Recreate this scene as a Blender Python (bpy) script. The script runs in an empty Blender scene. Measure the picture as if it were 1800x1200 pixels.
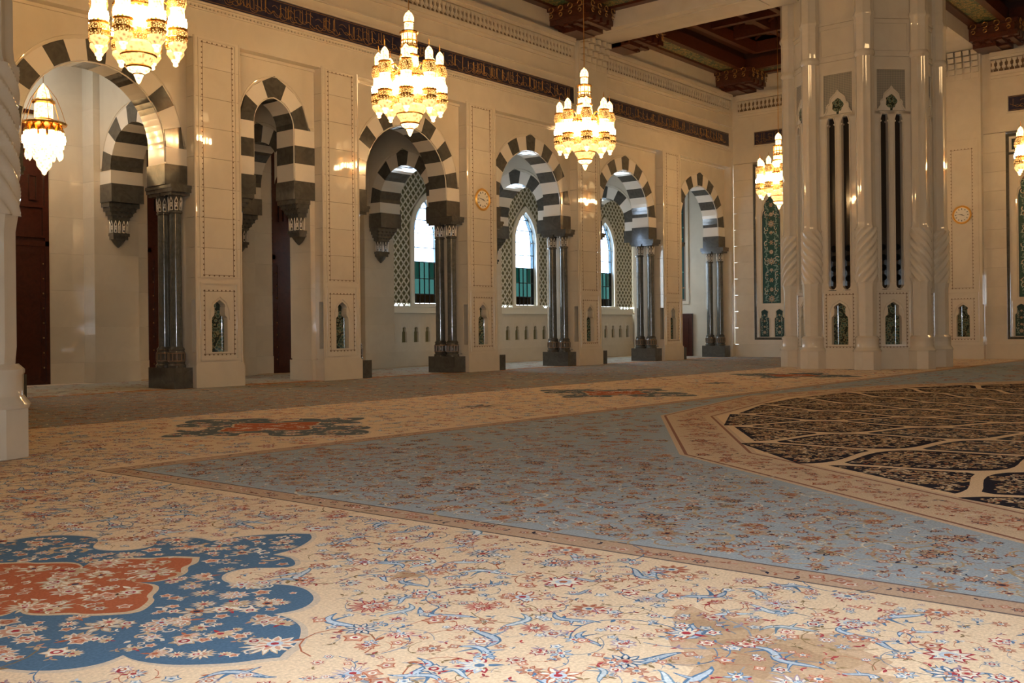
import bpy, math, random
import numpy as np
from mathutils import Matrix, Vector
random.seed(7); rng = np.random.default_rng(7)
PI = math.pi
SC = bpy.context.scene; COL = SC.collection

# ------------------------------------------------------------------ camera
FP = 1793.0
up = np.array([-0.0107, 1, 0.0]); up /= np.linalg.norm(up)
e1 = np.array([1485.0, 15.9, FP]); e1 -= up*e1.dot(up); e1 /= np.linalg.norm(e1)
e2 = np.cross(up, e1)
if e2[0] > 0: e2 = -e2
MW = np.array([e1, e2, up])
cd = bpy.data.cameras.new('camera'); cam = bpy.data.objects.new('camera', cd); COL.objects.link(cam)
r_, u_, f_ = MW @ np.array([1, 0, 0]), MW @ np.array([0, 1, 0]), MW @ np.array([0, 0, 1])
cam.matrix_world = Matrix(((r_[0], u_[0], -f_[0], 0), (r_[1], u_[1], -f_[1], 0), (r_[2], u_[2], -f_[2], 1.5), (0, 0, 0, 1)))
cd.sensor_width = 36; cd.lens = FP/1800*36; cd.shift_y = -22/1800; cd.clip_end = 300
SC.camera = cam
def project(P):
    c = (np.asarray(P, float)-np.array([0, 0, 1.5])) @ MW
    z = np.where(c[..., 2] > .2, c[..., 2], .2)
    return 900+FP*c[..., 0]/z, 578-FP*c[..., 1]/z, c[..., 2]

# ------------------------------------------------------------------ world, lights, exposure
SC.view_settings.view_transform = 'Standard'; SC.view_settings.look = 'None'
SC.view_settings.gamma = 1; SC.view_settings.use_curve_mapping = False
SC.view_settings.exposure = 0.0
w = bpy.data.worlds.new('sky'); SC.world = w; w.use_nodes = True
bg = w.node_tree.nodes['Background']; bg.inputs[0].default_value = (0.80, 0.93, 1.0, 1); bg.inputs[1].default_value = 13
def light(name, kind, loc, power, col, size=1, size_y=None, aim=None):
    d = bpy.data.lights.new(name, kind); d.energy = power; d.color = col
    if kind == 'AREA':
        d.size = size
        if size_y: d.shape = 'RECTANGLE'; d.size_y = size_y
    else: d.shadow_soft_size = size
    o = bpy.data.objects.new(name, d); COL.objects.link(o); o.location = loc
    if aim is not None: o.rotation_euler = (Vector(aim)-Vector(loc)).to_track_quat('-Z', 'Z').to_euler()
    return o
WARM = (1.0, 0.62, 0.28)
# the great dome chandelier over the middle of the round carpet (above and right of the frame)
light('dome_chandelier_light', 'POINT', (20.3, -3.6, 17), 4300, WARM, 2.4)
# two more chandeliers of the aisle the photographer stands in, behind and left of the camera
light('side_aisle_chandelier_light', 'POINT', (-0.9, 7.5, 8.0), 300, WARM, .8)
light('side_aisle_chandelier_light', 'POINT', (-0.9, -3.8, 8.0), 450, WARM, .8)
# added cool fill for the foreground, set in an invented doorway behind the camera
light('entrance_fill', 'AREA', (-1.95, -1.6, 3.0), 330, (0.84, 0.91, 1.0), 3.2, 5.2, (6, -1.6, 1.4))
# cool lamp recessed in the aisle ceiling above the leftmost bay
light('aisle_ceiling_lamp', 'AREA', (12.6, 28.4, 10.1), 110, (0.80, 0.93, 1.0), 1.2, 1.2, (14.2, 28.8, 0))
# the photographer's flash
fl = light('camera_flash', 'SPOT', (-0.16, 0.12, 1.80), 2000, (0.87, 0.92, 1.0), 0.03, aim=(7.0, 4.6, 0.0))
fl.data.spot_size = math.radians(88); fl.data.spot_blend = 1.0

# ------------------------------------------------------------------ materials
def mat(name, col, rough=.5, metal=0, spec=.5, emit=None, es=0, noise=None, bump=None, coat=0):
    m = bpy.data.materials.new(name); m.use_nodes = True; nt = m.node_tree; N = nt.nodes; L = nt.links
    b = N['Principled BSDF']; b.inputs['Base Color'].default_value = (*col, 1)
    b.inputs['Roughness'].default_value = rough; b.inputs['Metallic'].default_value = metal
    b.inputs['Specular IOR Level'].default_value = spec
    b.inputs['Coat Weight'].default_value = coat; b.inputs['Coat Roughness'].default_value = .04
    if emit: b.inputs['Emission Color'].default_value = (*emit, 1); b.inputs['Emission Strength'].default_value = es
    tc = N.new('ShaderNodeTexCoord')
    if noise:                                     # (scale, other colour, amount, distortion)
        n = N.new('ShaderNodeTexNoise'); n.inputs['Scale'].default_value = noise[0]; n.inputs['Detail'].default_value = 5
        n.inputs['Distortion'].default_value = noise[3] if len(noise) > 3 else 0
        r = N.new('ShaderNodeMapRange'); r.inputs[1].default_value = .35; r.inputs[2].default_value = .7; r.inputs[4].default_value = noise[2]
        x = N.new('ShaderNodeMix'); x.data_type = 'RGBA'; x.inputs['A'].default_value = (*col, 1); x.inputs['B'].default_value = (*noise[1], 1)
        L.new(tc.outputs['Object'], n.inputs['Vector']); L.new(n.outputs['Fac'], r.inputs[0]); L.new(r.outputs[0], x.inputs['Factor'])
        L.new(x.outputs['Result'], b.inputs['Base Color'])
    if bump:                                      # (scale, strength, distance)
        n2 = N.new('ShaderNodeTexNoise'); n2.inputs['Scale'].default_value = bump[0]; n2.inputs['Detail'].default_value = 4
        bp = N.new('ShaderNodeBump'); bp.inputs['Strength'].default_value = bump[1]; bp.inputs['Distance'].default_value = bump[2]
        L.new(tc.outputs['Object'], n2.inputs['Vector']); L.new(n2.outputs['Fac'], bp.inputs['Height']); L.new(bp.outputs[0], b.inputs['Normal'])
    return m
def attr_mat(name, rough, spec, nscale, namt, sheen=0, bump=None, coat=0):
    m = mat(name, (.5, .5, .5), rough, 0, spec, bump=bump, coat=coat); nt = m.node_tree; N = nt.nodes; L = nt.links; b = N['Principled BSDF']
    a = N.new('ShaderNodeAttribute'); a.attribute_name = 'Col'
    n = N.new('ShaderNodeTexNoise'); n.inputs['Scale'].default_value = nscale; n.inputs['Detail'].default_value = 6
    tc = N.new('ShaderNodeTexCoord'); L.new(tc.outputs['Object'], n.inputs['Vector'])
    r = N.new('ShaderNodeMapRange'); r.inputs[1].default_value = .3; r.inputs[2].default_value = .7; r.inputs[3].default_value = 1-namt; r.inputs[4].default_value = 1+namt
    v = N.new('ShaderNodeVectorMath'); v.operation = 'SCALE'
    L.new(n.outputs['Fac'], r.inputs[0]); L.new(a.outputs['Color'], v.inputs[0]); L.new(r.outputs[0], v.inputs['Scale']); L.new(v.outputs[0], b.inputs['Base Color'])
    b.inputs['Sheen Weight'].default_value = sheen
    return m
MT = {}
MT['marble'] = mat('cream_marble', (.63, .56, .44), .035, spec=.5, noise=(1.3, (.57, .50, .39), .8, 1.0), coat=.2)
MT['marble_b'] = mat('cream_marble_slab', (.65, .58, .46), .035, spec=.5, noise=(2.1, (.60, .53, .42), .7, 1.5), coat=.2)
MT['white'] = mat('white_voussoir_marble', (.72, .66, .56), .14, noise=(2, (.68, .62, .52), .7, 1))
MT['dark'] = mat('dark_green_grey_marble', (.060, .058, .050), .13, noise=(3, (.095, .09, .078), .9, 2), coat=.3)
MT['darkc'] = mat('dark_column_marble', (.075, .08, .075), .10, noise=(4, (.12, .125, .115), .8, 2), coat=.3)
MT['black'] = mat('black_joint', (.02, .018, .015), .5)
MT['inlay'] = mat('brown_inlay', (.16, .10, .055), .35)
MT['gold'] = mat('gilded_metal', (.85, .45, .12), .25, metal=1)
MT['goldp'] = mat('gold_leaf_paint', (.36, .20, .06), .4, metal=.4)
MT['wood'] = mat('dark_red_teak', (.085, .022, .010), .32, noise=(5, (.045, .012, .006), .8, 2))
MT['door'] = mat('varnished_mahogany', (.060, .012, .006), .25, noise=(3, (.035, .008, .004), .8, 3))
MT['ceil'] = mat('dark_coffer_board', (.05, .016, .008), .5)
MT['stone'] = mat('plain_beam_stone', (.62, .56, .47), .35, noise=(1.2, (.54, .48, .39), .7, 1))
MT['navy'] = mat('navy_inscription_tile', (.012, .012, .035), .3, noise=(7, (.035, .03, .05), .9))
MT['niche'] = mat('niche_mosaic', (.05, .05, .03), .05)
MT['clock'] = mat('clock_face_enamel', (.72, .68, .58), .3)
MT['grey'] = mat('smoked_glass', (.022, .017, .014), .10, spec=.35)
MT['speaker'] = mat('black_speaker_cloth', (.004, .004, .004), .9, spec=.1)
MT['clockgold'] = mat('bright_clock_gilt', (1.0, .56, .12), .32, metal=.55)
MT['brass'] = mat('brass_rod', (.55, .30, .10), .3, metal=1)
MT['floor'] = mat('floor_stone', (.4, .36, .3), .5)
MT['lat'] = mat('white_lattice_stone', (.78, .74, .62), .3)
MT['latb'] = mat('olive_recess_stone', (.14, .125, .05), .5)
MT['lead'] = mat('black_window_lead', (.015, .015, .02), .5)
MT['attr'] = attr_mat('woven_carpet_wool', .95, .05, 60, .16, sheen=.0, bump=(220, .5, .004))
MT['tile'] = attr_mat('glazed_mosaic_tile', .12, .5, 14, .14)
def lamp_mat(name, col, st, col2=None):
    m = mat(name, (.9, .7, .4), .2, emit=col, es=st)
    if col2:                                       # crystal rods: alternate bright and honey coloured
        nt = m.node_tree; N = nt.nodes; L = nt.links; b = N['Principled BSDF']
        tc = N.new('ShaderNodeTexCoord'); n = N.new('ShaderNodeTexVoronoi'); n.inputs['Scale'].default_value = 14
        r = N.new('ShaderNodeMapRange'); r.inputs[1].default_value = .1; r.inputs[2].default_value = .6; r.inputs[3].default_value = st*.25; r.inputs[4].default_value = st*1.3
        L.new(tc.outputs['Object'], n.inputs['Vector']); L.new(n.outputs['Distance'], r.inputs[0]); L.new(r.outputs[0], b.inputs['Emission Strength'])
    return m
MT['glow'] = lamp_mat('lit_crystal_glass', (1.0, .66, .30), 3.0, 1)
MT['glow2'] = lamp_mat('honey_crystal_glass', (1.0, .50, .17), 1.5, 1)
MT['lace'] = mat('gilt_filigree_lace', (.55, .28, .06), .3, metal=.7, emit=(1.0, .55, .16), es=1)
nt = MT['lace'].node_tree; N = nt.nodes; L = nt.links; tc = N.new('ShaderNodeTexCoord'); n = N.new('ShaderNodeTexVoronoi'); n.inputs['Scale'].default_value = 26; n.feature = 'DISTANCE_TO_EDGE'
r = N.new('ShaderNodeMapRange'); r.inputs[1].default_value = .12; r.inputs[2].default_value = .22; r.inputs[3].default_value = 0; r.inputs[4].default_value = 2.4
L.new(tc.outputs['Object'], n.inputs['Vector']); L.new(n.outputs['Distance'], r.inputs[0]); L.new(r.outputs[0], N['Principled BSDF'].inputs['Emission Strength'])
MT['bulb'] = lamp_mat('lamp_bulb', (1.0, .66, .32), 145)
# stained glass: tinted, lets daylight through
def glass(name, col):
    m = bpy.data.materials.new(name); m.use_nodes = True; nt = m.node_tree; N = nt.nodes; L = nt.links
    N.remove(N['Principled BSDF']); t = N.new('ShaderNodeBsdfTransparent'); t.inputs[0].default_value = (*col, 1)
    g = N.new('ShaderNodeBsdfGlossy'); g.inputs['Roughness'].default_value = .05; g.inputs[0].default_value = (.5, .5, .5, 1)
    x = N.new('ShaderNodeMixShader'); x.inputs[0].default_value = .06
    L.new(t.outputs[0], x.inputs[1]); L.new(g.outputs[0], x.inputs[2]); L.new(x.outputs[0], N['Material Output'].inputs[0]); return m
MT['gl_clear'] = glass('clear_white_glass', (.80, .87, 1.0)); MT['gl_teal'] = glass('teal_stained_glass', (.02, .065, .055))
MT['gl_aqua'] = glass('pale_aqua_glass', (.07, .13, .12)); MT['gl_blue'] = glass('blue_border_glass', (.30, .40, .52))
MT['gl_amber'] = glass('amber_border_glass', (.022, .015, .008)); MT['gl_green'] = glass('dark_green_glass', (.006, .018, .016))
# niche mosaic pattern
nt = MT['niche'].node_tree; N = nt.nodes; L = nt.links; b = N['Principled BSDF']
tc = N.new('ShaderNodeTexCoord'); v = N.new('ShaderNodeTexVoronoi'); v.inputs['Scale'].default_value = 9; v.feature = 'F1'
r = N.new('ShaderNodeValToRGB'); el = r.color_ramp.elements; el[0].position = 0; el[0].color = (.22, .12, .03, 1); el[1].position = 1; el[1].color = (.03, .045, .03, 1)
for p, c in ((.2, (.02, .05, .04, 1)), (.42, (.10, .16, .12, 1)), (.52, (.28, .24, .12, 1)), (.6, (.02, .03, .025, 1))):
    e_ = el.new(p); e_.color = c
L.new(tc.outputs['Object'], v.inputs['Vector']); L.new(v.outputs['Distance'], r.inputs[0]); L.new(r.outputs[0], b.inputs['Base Color'])
# painted coffer strip: green and gold scrollwork
MT['paint'] = mat('painted_scroll_panel', (.03, .06, .035), .35)
nt = MT['paint'].node_tree; N = nt.nodes; L = nt.links; b = N['Principled BSDF']
tc = N.new('ShaderNodeTexCoord'); v = N.new('ShaderNodeTexVoronoi'); v.inputs['Scale'].default_value = 7
r = N.new('ShaderNodeValToRGB'); el = r.color_ramp.elements; el[0].color = (.75, .42, .10, 1); el[1].color = (.06, .13, .08, 1)
for p, c in ((.2, (.22, .11, .03, 1)), (.32, (.05, .14, .09, 1)), (.46, (.62, .38, .12, 1)), (.55, (.04, .10, .06, 1))):
    e_ = el.new(p); e_.color = c
L.new(tc.outputs['Object'], v.inputs['Vector']); L.new(v.outputs['Distance'], r.inputs[0]); L.new(r.outputs[0], b.inputs['Base Color'])

# ------------------------------------------------------------------ mesh helpers
class MB:
    def __init__(s): s.v = []; s.f = []
    def add(s, vs, fs):
        n = len(s.v); s.v += [tuple(p) for p in vs]; s.f += [tuple(i+n for i in f) for f in fs]; return s
    def box(s, x0, x1, y0, y1, z0, z1):
        return s.add([(x0, y0, z0), (x1, y0, z0), (x1, y1, z0), (x0, y1, z0), (x0, y0, z1), (x1, y0, z1), (x1, y1, z1), (x0, y1, z1)],
                     [(0, 3, 2, 1), (4, 5, 6, 7), (0, 1, 5, 4), (1, 2, 6, 5), (2, 3, 7, 6), (3, 0, 4, 7)])
    def prism(s, poly, y0, y1):                     # polygon in x,z pulled along y
        n = len(poly)
        vs = [(x, y0, z) for x, z in poly]+[(x, y1, z) for x, z in poly]
        a = sum(poly[i][0]*poly[(i+1) % n][1]-poly[(i+1) % n][0]*poly[i][1] for i in range(n))
        fr = list(range(n)); bk = list(range(2*n-1, n-1, -1))
        fs = [tuple(fr), tuple(bk)]+[((i+1) % n, i, n+i, n+(i+1) % n) for i in range(n)]
        if a < 0: fs = [tuple(reversed(f)) for f in fs]
        return s.add(vs, fs)
    def prismz(s, poly, z0, z1):                    # polygon in x,y pulled along z
        n = len(poly); vs = [(x, y, z0) for x, y in poly]+[(x, y, z1) for x, y in poly]
        return s.add(vs, [tuple(range(n-1, -1, -1)), tuple(range(n, 2*n))]+[(i, (i+1) % n, n+(i+1) % n, n+i) for i in range(n)])
    def lathe(s, prof, cx=0, cy=0, seg=16, ripple=None, a0=0):   # prof (r,z); ripple (lobes, depth, twist per metre)
        vs = []
        for r, z in prof:
            for k in range(seg):
                a = 2*PI*k/seg+a0; rr = r
                if ripple: rr = r*(1+ripple[1]*math.sin(ripple[0]*a+ripple[2]*z))
                vs.append((cx+rr*math.cos(a), cy+rr*math.sin(a), z))
        fs = []
        for i in range(len(prof)-1):
            for k in range(seg):
                a, b_ = i*seg+k, i*seg+(k+1) % seg
                fs.append((a, b_, b_+seg, a+seg))
        fs.append(tuple(range(seg-1, -1, -1))); m = (len(prof)-1)*seg; fs.append(tuple(range(m, m+seg)))
        return s.add(vs, fs)
    def tube(s, path, r, seg=6, closed=False):
        P = [Vector(p) for p in path]; n = len(P); vs = []
        for i, p in enumerate(P):
            if closed: t = P[(i+1) % n]-P[i-1]
            else: t = P[min(i+1, n-1)]-P[max(i-1, 0)]
            t.normalize(); q = Vector((0, 1, 0)) if abs(t.y) < .9 else Vector((0, 0, 1))
            u = t.cross(q).normalized(); w_ = t.cross(u).normalized()
            for k in range(seg):
                a = 2*PI*k/seg; vs.append(p+u*(r*math.cos(a))+w_*(r*math.sin(a)))
        fs = [(i*seg+k, i*seg+(k+1) % seg, ((i+1) % n)*seg+(k+1) % seg, ((i+1) % n)*seg+k) for i in range(n if closed else n-1) for k in range(seg)]
        if not closed: fs += [tuple(range(seg)), tuple(range((n-1)*seg+seg-1, (n-1)*seg-1, -1))]
        return s.add(vs, fs)
    def frame(s, x0, x1, z0, z1, t, y0, y1):        # rectangular moulding
        s.box(x0, x1, y0, y1, z0, z0+t); s.box(x0, x1, y0, y1, z1-t, z1)
        s.box(x0, x0+t, y0, y1, z0+t, z1-t); return s.box(x1-t, x1, y0, y1, z0+t, z1-t)
    def build(s, name, m, parent=None, loc=None, rz=0, smooth=False, off=(0, 0, 0)):
        me = bpy.data.meshes.new(name)
        ox, oy, oz = off
        me.from_pydata([(x-ox, y-oy, z-oz) for x, y, z in s.v] if any(off) else s.v, [], s.f)
        me.materials.append(MT[m]); me.update()
        if smooth:
            me.polygons.foreach_set('use_smooth', [True]*len(me.polygons))
            me.set_sharp_from_angle(angle=math.radians(38))
        o = bpy.data.objects.new(name, me); COL.objects.link(o)
        if parent: o.parent = parent
        if loc is not None: o.location = loc
        elif any(off): o.location = off
        o.rotation_euler.z = rz
        return o
def thing(name, label, cat, loc=(0, 0, 0), rz=0, group=None):
    o = bpy.data.objects.new(name, None); COL.objects.link(o); o.location = loc; o.rotation_euler.z = rz
    o.empty_display_size = .3; o['label'] = label; o['category'] = cat
    if group: o['group'] = group
    return o
def tag(o, label, cat, group=None):
    o['label'] = label; o['category'] = cat
    if group: o['group'] = group
    return o
def struct(o): o['kind'] = 'structure'; return o
def stuff(o): o['kind'] = 'stuff'; return o
def estruct(name, loc=(0, 0, 0), rz=0):
    o = bpy.data.objects.new(name, None); COL.objects.link(o); o.location = loc; o.rotation_euler.z = rz; o['kind'] = 'structure'; return o
def epart(name, parent, loc=(0, 0, 0), rz=0):
    o = bpy.data.objects.new(name, None); COL.objects.link(o); o.parent = parent; o.location = loc; o.rotation_euler.z = rz; return o
def shared(o, name, parent, loc, rz=0):
    c = o.copy(); c.name = name; COL.objects.link(c); c.parent = parent; c.location = loc; c.rotation_euler.z = rz; return c
def dup(root, loc, rz=None, label=None):
    def rec(o, par):
        c = o.copy(); COL.objects.link(c)
        if par: c.parent = par
        for ch in list(kids.get(o.name, [])): rec(ch, c)
        return c
    kids = {}
    for o in bpy.data.objects:
        if o.parent: kids.setdefault(o.parent.name, []).append(o)
    c = rec(root, None); c.location = loc
    if rz is not None: c.rotation_euler.z = rz
    if label: c['label'] = label
    return c

# ------------------------------------------------------------------ flat coloured ornament (woven or mosaic), merged into one mesh
class Flat:
    def __init__(s, zs=.22): s.zs = zs; s.V = []; s.LI = []; s.LS = []; s.C = []; s.n = 0
    def polys(s, P, col, z):                          # P list of Nx2
        for p in P:
            p = np.asarray(p, float); k = len(p)
            s.V.append(np.c_[p, np.full(k, z)]); s.LI.append(np.arange(k)+s.n); s.LS.append([k]); s.C.append(np.tile((*col, 1), (k, 1))); s.n += k
    def inst(s, proto, X, Y, R, S, z, tint=None):
        V, LI, LS, C = proto; X, Y, R, S = map(np.asarray, (X, Y, R, S)); m = len(X)
        if m == 0: return
        c, q = np.cos(R)[:, None]*S[:, None], np.sin(R)[:, None]*S[:, None]
        vx = X[:, None]+c*V[:, 0]-q*V[:, 1]; vy = Y[:, None]+q*V[:, 0]+c*V[:, 1]; vz = np.broadcast_to(z+V[:, 2], vx.shape)
        s.V.append(np.stack([vx, vy, vz], -1).reshape(-1, 3))
        s.LI.append((LI[None, :]+(np.arange(m)*len(V))[:, None]+s.n).reshape(-1)); s.LS.append(np.tile(LS, m))
        cc = np.broadcast_to(C, (m, *C.shape)).copy()
        t = rng.uniform(.85, 1.15, (m, 1, 1)); cc[..., :3] *= t
        if tint is not None: cc[..., :3] *= np.asarray(tint)
        s.C.append(cc.reshape(-1, 4)); s.n += m*len(V)
    def build(s, name, m, parent=None):
        V = np.concatenate(s.V).astype(np.float32); V[:, 2] *= s.zs; LI = np.concatenate(s.LI).astype(np.int32); LS = np.concatenate(s.LS).astype(np.int32); C = np.concatenate(s.C).astype(np.float32)
        me = bpy.data.meshes.new(name); me.vertices.add(len(V)); me.vertices.foreach_set('co', V.ravel())
        me.loops.add(len(LI)); me.loops.foreach_set('vertex_index', LI)
        me.polygons.add(len(LS)); me.polygons.foreach_set('loop_start', np.r_[0, np.cumsum(LS)[:-1]].astype(np.int32)); me.polygons.foreach_set('loop_total', LS)
        me.update(calc_edges=True)
        a = me.color_attributes.new('Col', 'FLOAT_COLOR', 'CORNER'); a.data.foreach_set('color', C.ravel())
        me.materials.append(MT[m]); me.validate()
        o = bpy.data.objects.new(name, me); COL.objects.link(o)
        if parent: o.parent = parent
        return o
def proto(items):                                    # items: (poly Nx2, colour, layer)
    V = []; LI = []; LS = []; C = []; n = 0
    for p, c, l in items:
        p = np.asarray(p, float)
        x, y = p[:, 0], p[:, 1]
        if (x*np.roll(y, -1)-np.roll(x, -1)*y).sum() < 0: p = p[::-1]
        k = len(p); V.append(np.c_[p, np.full(k, l*.0006)]); LI.append(np.arange(k)+n); LS.append(k); C.append(np.tile((*c, 1), (k, 1))); n += k
    return np.concatenate(V), np.concatenate(LI), np.array(LS), np.concatenate(C)
def petal(a, r0, r1, wd, n=5):
    t = np.linspace(0, 1, n); h = wd*np.sin(PI*t**.8)
    x = r0+(r1-r0)*t
    P = np.r_[np.c_[x, h], np.c_[x[::-1], -h[::-1]][1:-1]]
    return P @ np.array([[math.cos(a), math.sin(a)], [-math.sin(a), math.cos(a)]])
def disc(r, n=8, cx=0, cy=0, ry=None):
    a = np.linspace(0, 2*PI, n, endpoint=False); return np.c_[cx+r*np.cos(a), cy+(ry or r)*np.sin(a)]
def star(n, r0, r1):
    a = np.linspace(0, 2*PI, 2*n, endpoint=False); r = np.where(np.arange(2*n) % 2, r0, r1); return np.c_[r*np.cos(a), r*np.sin(a)]
def ribbon(path, wd):
    P = np.asarray(path, float); T = np.gradient(P, axis=0); T /= np.linalg.norm(T, axis=1)[:, None]+1e-9
    Nn = np.c_[-T[:, 1], T[:, 0]]; wd = np.asarray(wd)[:, None] if np.ndim(wd) else wd
    return np.r_[P+Nn*wd, (P-Nn*wd)[::-1]]
CR, RU, SA, SB, PB, WH, NV, OL, PU, TN = ((.36, .05, .065), (.43, .15, .085), (.56, .33, .24), (.10, .20, .34), (.46, .56, .66), (.72, .68, .60),
                                          (.035, .045, .09), (.26, .19, .10), (.34, .26, .34), (.55, .42, .28))
def rosette(n, c1, c2, c3, c4): return proto([(star(n, .62, 1.0), c1, 1), (star(n, .5, .8), c2, 2), (disc(.38, 8), c3, 3), (disc(.2, 6), c4, 4)])
def petals(n, c1, c2, c3, c4, wd=.2):
    it = []
    for k in range(n): a = 2*PI*k/n; it += [(petal(a, .2, 1, wd), c1, 1), (petal(a, .3, .88, wd*.55), c2, 2)]
    return proto(it+[(disc(.34, 8), c3, 3), (disc(.18, 6), c4, 4)])
def palmette(c1, c2, c3, c4):
    it = []
    for k in range(-4, 5): a = PI/2+k*.42; L_ = 1.0-.04*abs(k); it += [(petal(a, .15, L_, .16), c1 if k % 2 else c2, 1+(k % 2)*.5), (petal(a, .3, L_*.8, .07), c3, 3)]
    return proto(it+[(disc(.36, 8, 0, .05, .3), c3, 4), (disc(.2, 6, 0, .08), c4, 5), (petal(-PI/2, .1, .8, .12), c4, 2)])
def sazleaf(c1, c2, flip=1):
    t = np.linspace(0, 1, 10); x = -1+2*t; y = flip*.38*np.sin(PI*1.5*t); wd = .17*np.sin(PI*np.clip(t, .02, .98))+.01
    it = [(ribbon(np.c_[x, y], wd), c1, 1), (ribbon(np.c_[x, y][1:-1], wd[1:-1]*.55), c2, 2)]
    t2 = np.linspace(0, 1, 6); x2 = .1+.5*t2; y2 = flip*(.05+.55*t2**.7); it += [(ribbon(np.c_[x2, y2], .10*(1-t2)+.015), c1, 1.4), (ribbon(np.c_[x2, y2][:5], (.05*(1-t2))[:5]), c2, 2.4)]
    x3 = -.2-.4*t2; y3 = flip*(.25-.7*t2**1.5); it += [(ribbon(np.c_[x3, y3], .08*(1-t2)+.012), c1, 1.2)]
    return proto(it)
def vine(c, L_=1, k=1.2, wd=.02):
    t = np.linspace(-1, 1, 12); a = k*t; P = np.c_[np.sin(a)/k, (1-np.cos(a))/k*1.3]*L_
    it = [(ribbon(P, wd), c, .5)]
    for i in (2, 5, 8): s_ = 1 if i % 2 else -1; q = petal(math.atan2(P[i+1][1]-P[i][1], P[i+1][0]-P[i][0])+s_*.9, 0, .16, .035)+P[i]; it.append((q, c, .8))
    return proto(it)
def sprig(c1, c2): return proto([(petal(0, 0, 1, .2), c1, 1), (petal(2.2, 0, .8, .18), c2, 1.2), (petal(-2.0, 0, .7, .16), c1, 1.4)])
BIG = [petals(14, PU, WH, PB, CR, .10), petals(13, CR, SA, WH, SB, .12), palmette(CR, SA, WH, PB), palmette(SB, RU, WH, CR), petals(8, RU, WH, PB, CR), petals(10, SB, WH, SA, CR), palmette(PB, CR, WH, SB), rosette(9, CR, WH, PB, RU), petals(9, SA, RU, WH, SB)]
MID = [rosette(7, CR, WH, SA, CR), rosette(6, SB, WH, CR, WH), petals(6, SB, PB, WH, CR), rosette(8, PU, WH, RU, WH), petals(7, RU, SA, WH, SB), rosette(5, RU, SA, WH, CR)]
LEAF = [sazleaf(SB, PB, 1), sazleaf(SB, PB, -1), sazleaf((.16, .27, .38), (.55, .64, .70), 1)]
VINE = [vine(SB, 1, 1.2, .012), vine(OL, 1, 1.9, .011), vine((.25, .3, .36), 1, -1.5, .011), vine(RU, 1, 2.4, .01)]
SML = [sprig(CR, SA), sprig(SB, PB), sprig(OL, TN), rosette(4, RU, SA, WH, RU), sprig(PU, CR), rosette(5, SB, WH, PB, SB)]
FBIG = [palmette(RU, TN, WH, NV), petals(8, SA, TN, (.3, .36, .4), RU), petals(9, NV, SA, TN, RU), petals(12, TN, SA, RU, NV, .12), palmette(SA, TN, RU, TN), palmette(NV, SA, TN, RU)]
FMID = [rosette(6, RU, SA, WH, NV), petals(6, TN, WH, RU, NV), rosette(7, NV, SA, RU, WH), rosette(5, SA, WH, RU, SA)]
FVINE = [vine(TN, 1, 1.4, .035), vine((.62, .54, .42), 1, -1.9, .03), vine(WH, 1, 2.2, .028), vine(RU, 1, 1.2, .02)]
FSML = [sprig(TN, SA), sprig(RU, SA), sprig(WH, TN), rosette(4, RU, SA, WH, RU), sprig(NV, TN)]
def curl(c1, c2):
    t = np.linspace(0, 1, 9); a = 5.2*t; r = .9*(1-.75*t); P = np.c_[r*np.cos(a), r*np.sin(a)]
    return proto([(ribbon(P, .13*(1-t)+.05), c1, 1), (disc(.2, 6), c2, 2), (petal(-1.0, .8, 1.35, .16), c2, 1.5), (petal(2.5, .4, 1.1, .14), c1, 1.3)])
CURL = [curl(WH, SA), curl(TN, WH), curl((.62, .52, .40), RU), sprig(WH, TN), curl(TN, SA)]
MEDB = [petals(13, TN, WH, SA, CR, .11), palmette(TN, WH, TN, CR), petals(9, WH, SA, PB, CR), palmette(WH, TN, SA, RU), rosette(9, WH, SA, WH, CR), petals(7, TN, WH, RU, NV), curl(TN, WH)]
MEDS = [rosette(6, TN, WH, CR, WH), sprig(WH, TN), curl(WH, TN), sprig(TN, SA), rosette(5, WH, SA, RU, SA)]

# ------------------------------------------------------------------ floor and carpet
struct(MB().box(-6, 49, -31, 34, -.3, -.02).build('floor', 'floor'))
CC = np.array([20.3, -3.6])
def ngon(R, n=16): a = np.radians(22.5*np.arange(n)+0.0); return CC+R*np.c_[np.cos(a), np.sin(a)]
def rad(x, y):                                     # radius measured along the sixteen sided outline
    dx, dy = x-CC[0], y-CC[1]; a = np.mod(np.arctan2(dy, dx), PI/8)-PI/16
    return np.hypot(dx, dy)*np.cos(a)/math.cos(PI/16), np.degrees(np.arctan2(dy, dx)) % 360
MED = [(2.93, 6.0), (10.0, 13.25), (19.7, 13.25), (29.4, 13.25), (2.93, -3.7)]
qb = [(4.86, 5.99), (4.77, 5.85), (4.58, 5.72), (4.41, 5.65), (4.26, 5.64), (4.28, 5.48), (4.21, 5.34), (4.14, 5.26), (4.06, 5.27), (3.91, 5.47), (3.74, 5.45), (3.64, 5.34), (3.61, 5.22),
      (3.65, 5.1), (3.79, 4.95), (3.82, 4.77), (3.73, 4.56), (3.61, 4.45), (3.48, 4.41), (3.36, 4.45), (3.37, 4.34), (3.32, 4.18), (3.24, 4.07), (3.11, 3.94), (3.0, 3.89), (2.93, 3.84)]
qo = [(3.86, 5.98), (3.76, 5.84), (3.66, 5.81), (3.59, 5.68), (3.47, 5.61), (3.34, 5.61), (3.27, 5.69), (3.31, 5.55), (3.25, 5.44), (3.14, 5.34), (3.12, 5.26), (2.99, 5.14), (2.93, 5.12)]
def quad(q):
    q = np.array(q)-(2.93, 6.0); a = q[:-1]; b_ = (q*(-1, 1))[::-1][:-1]; c = (q*(-1, -1))[:-1]; d = (q*(1, -1))[::-1][:-1]
    return np.r_[a, b_, c, d]
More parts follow.
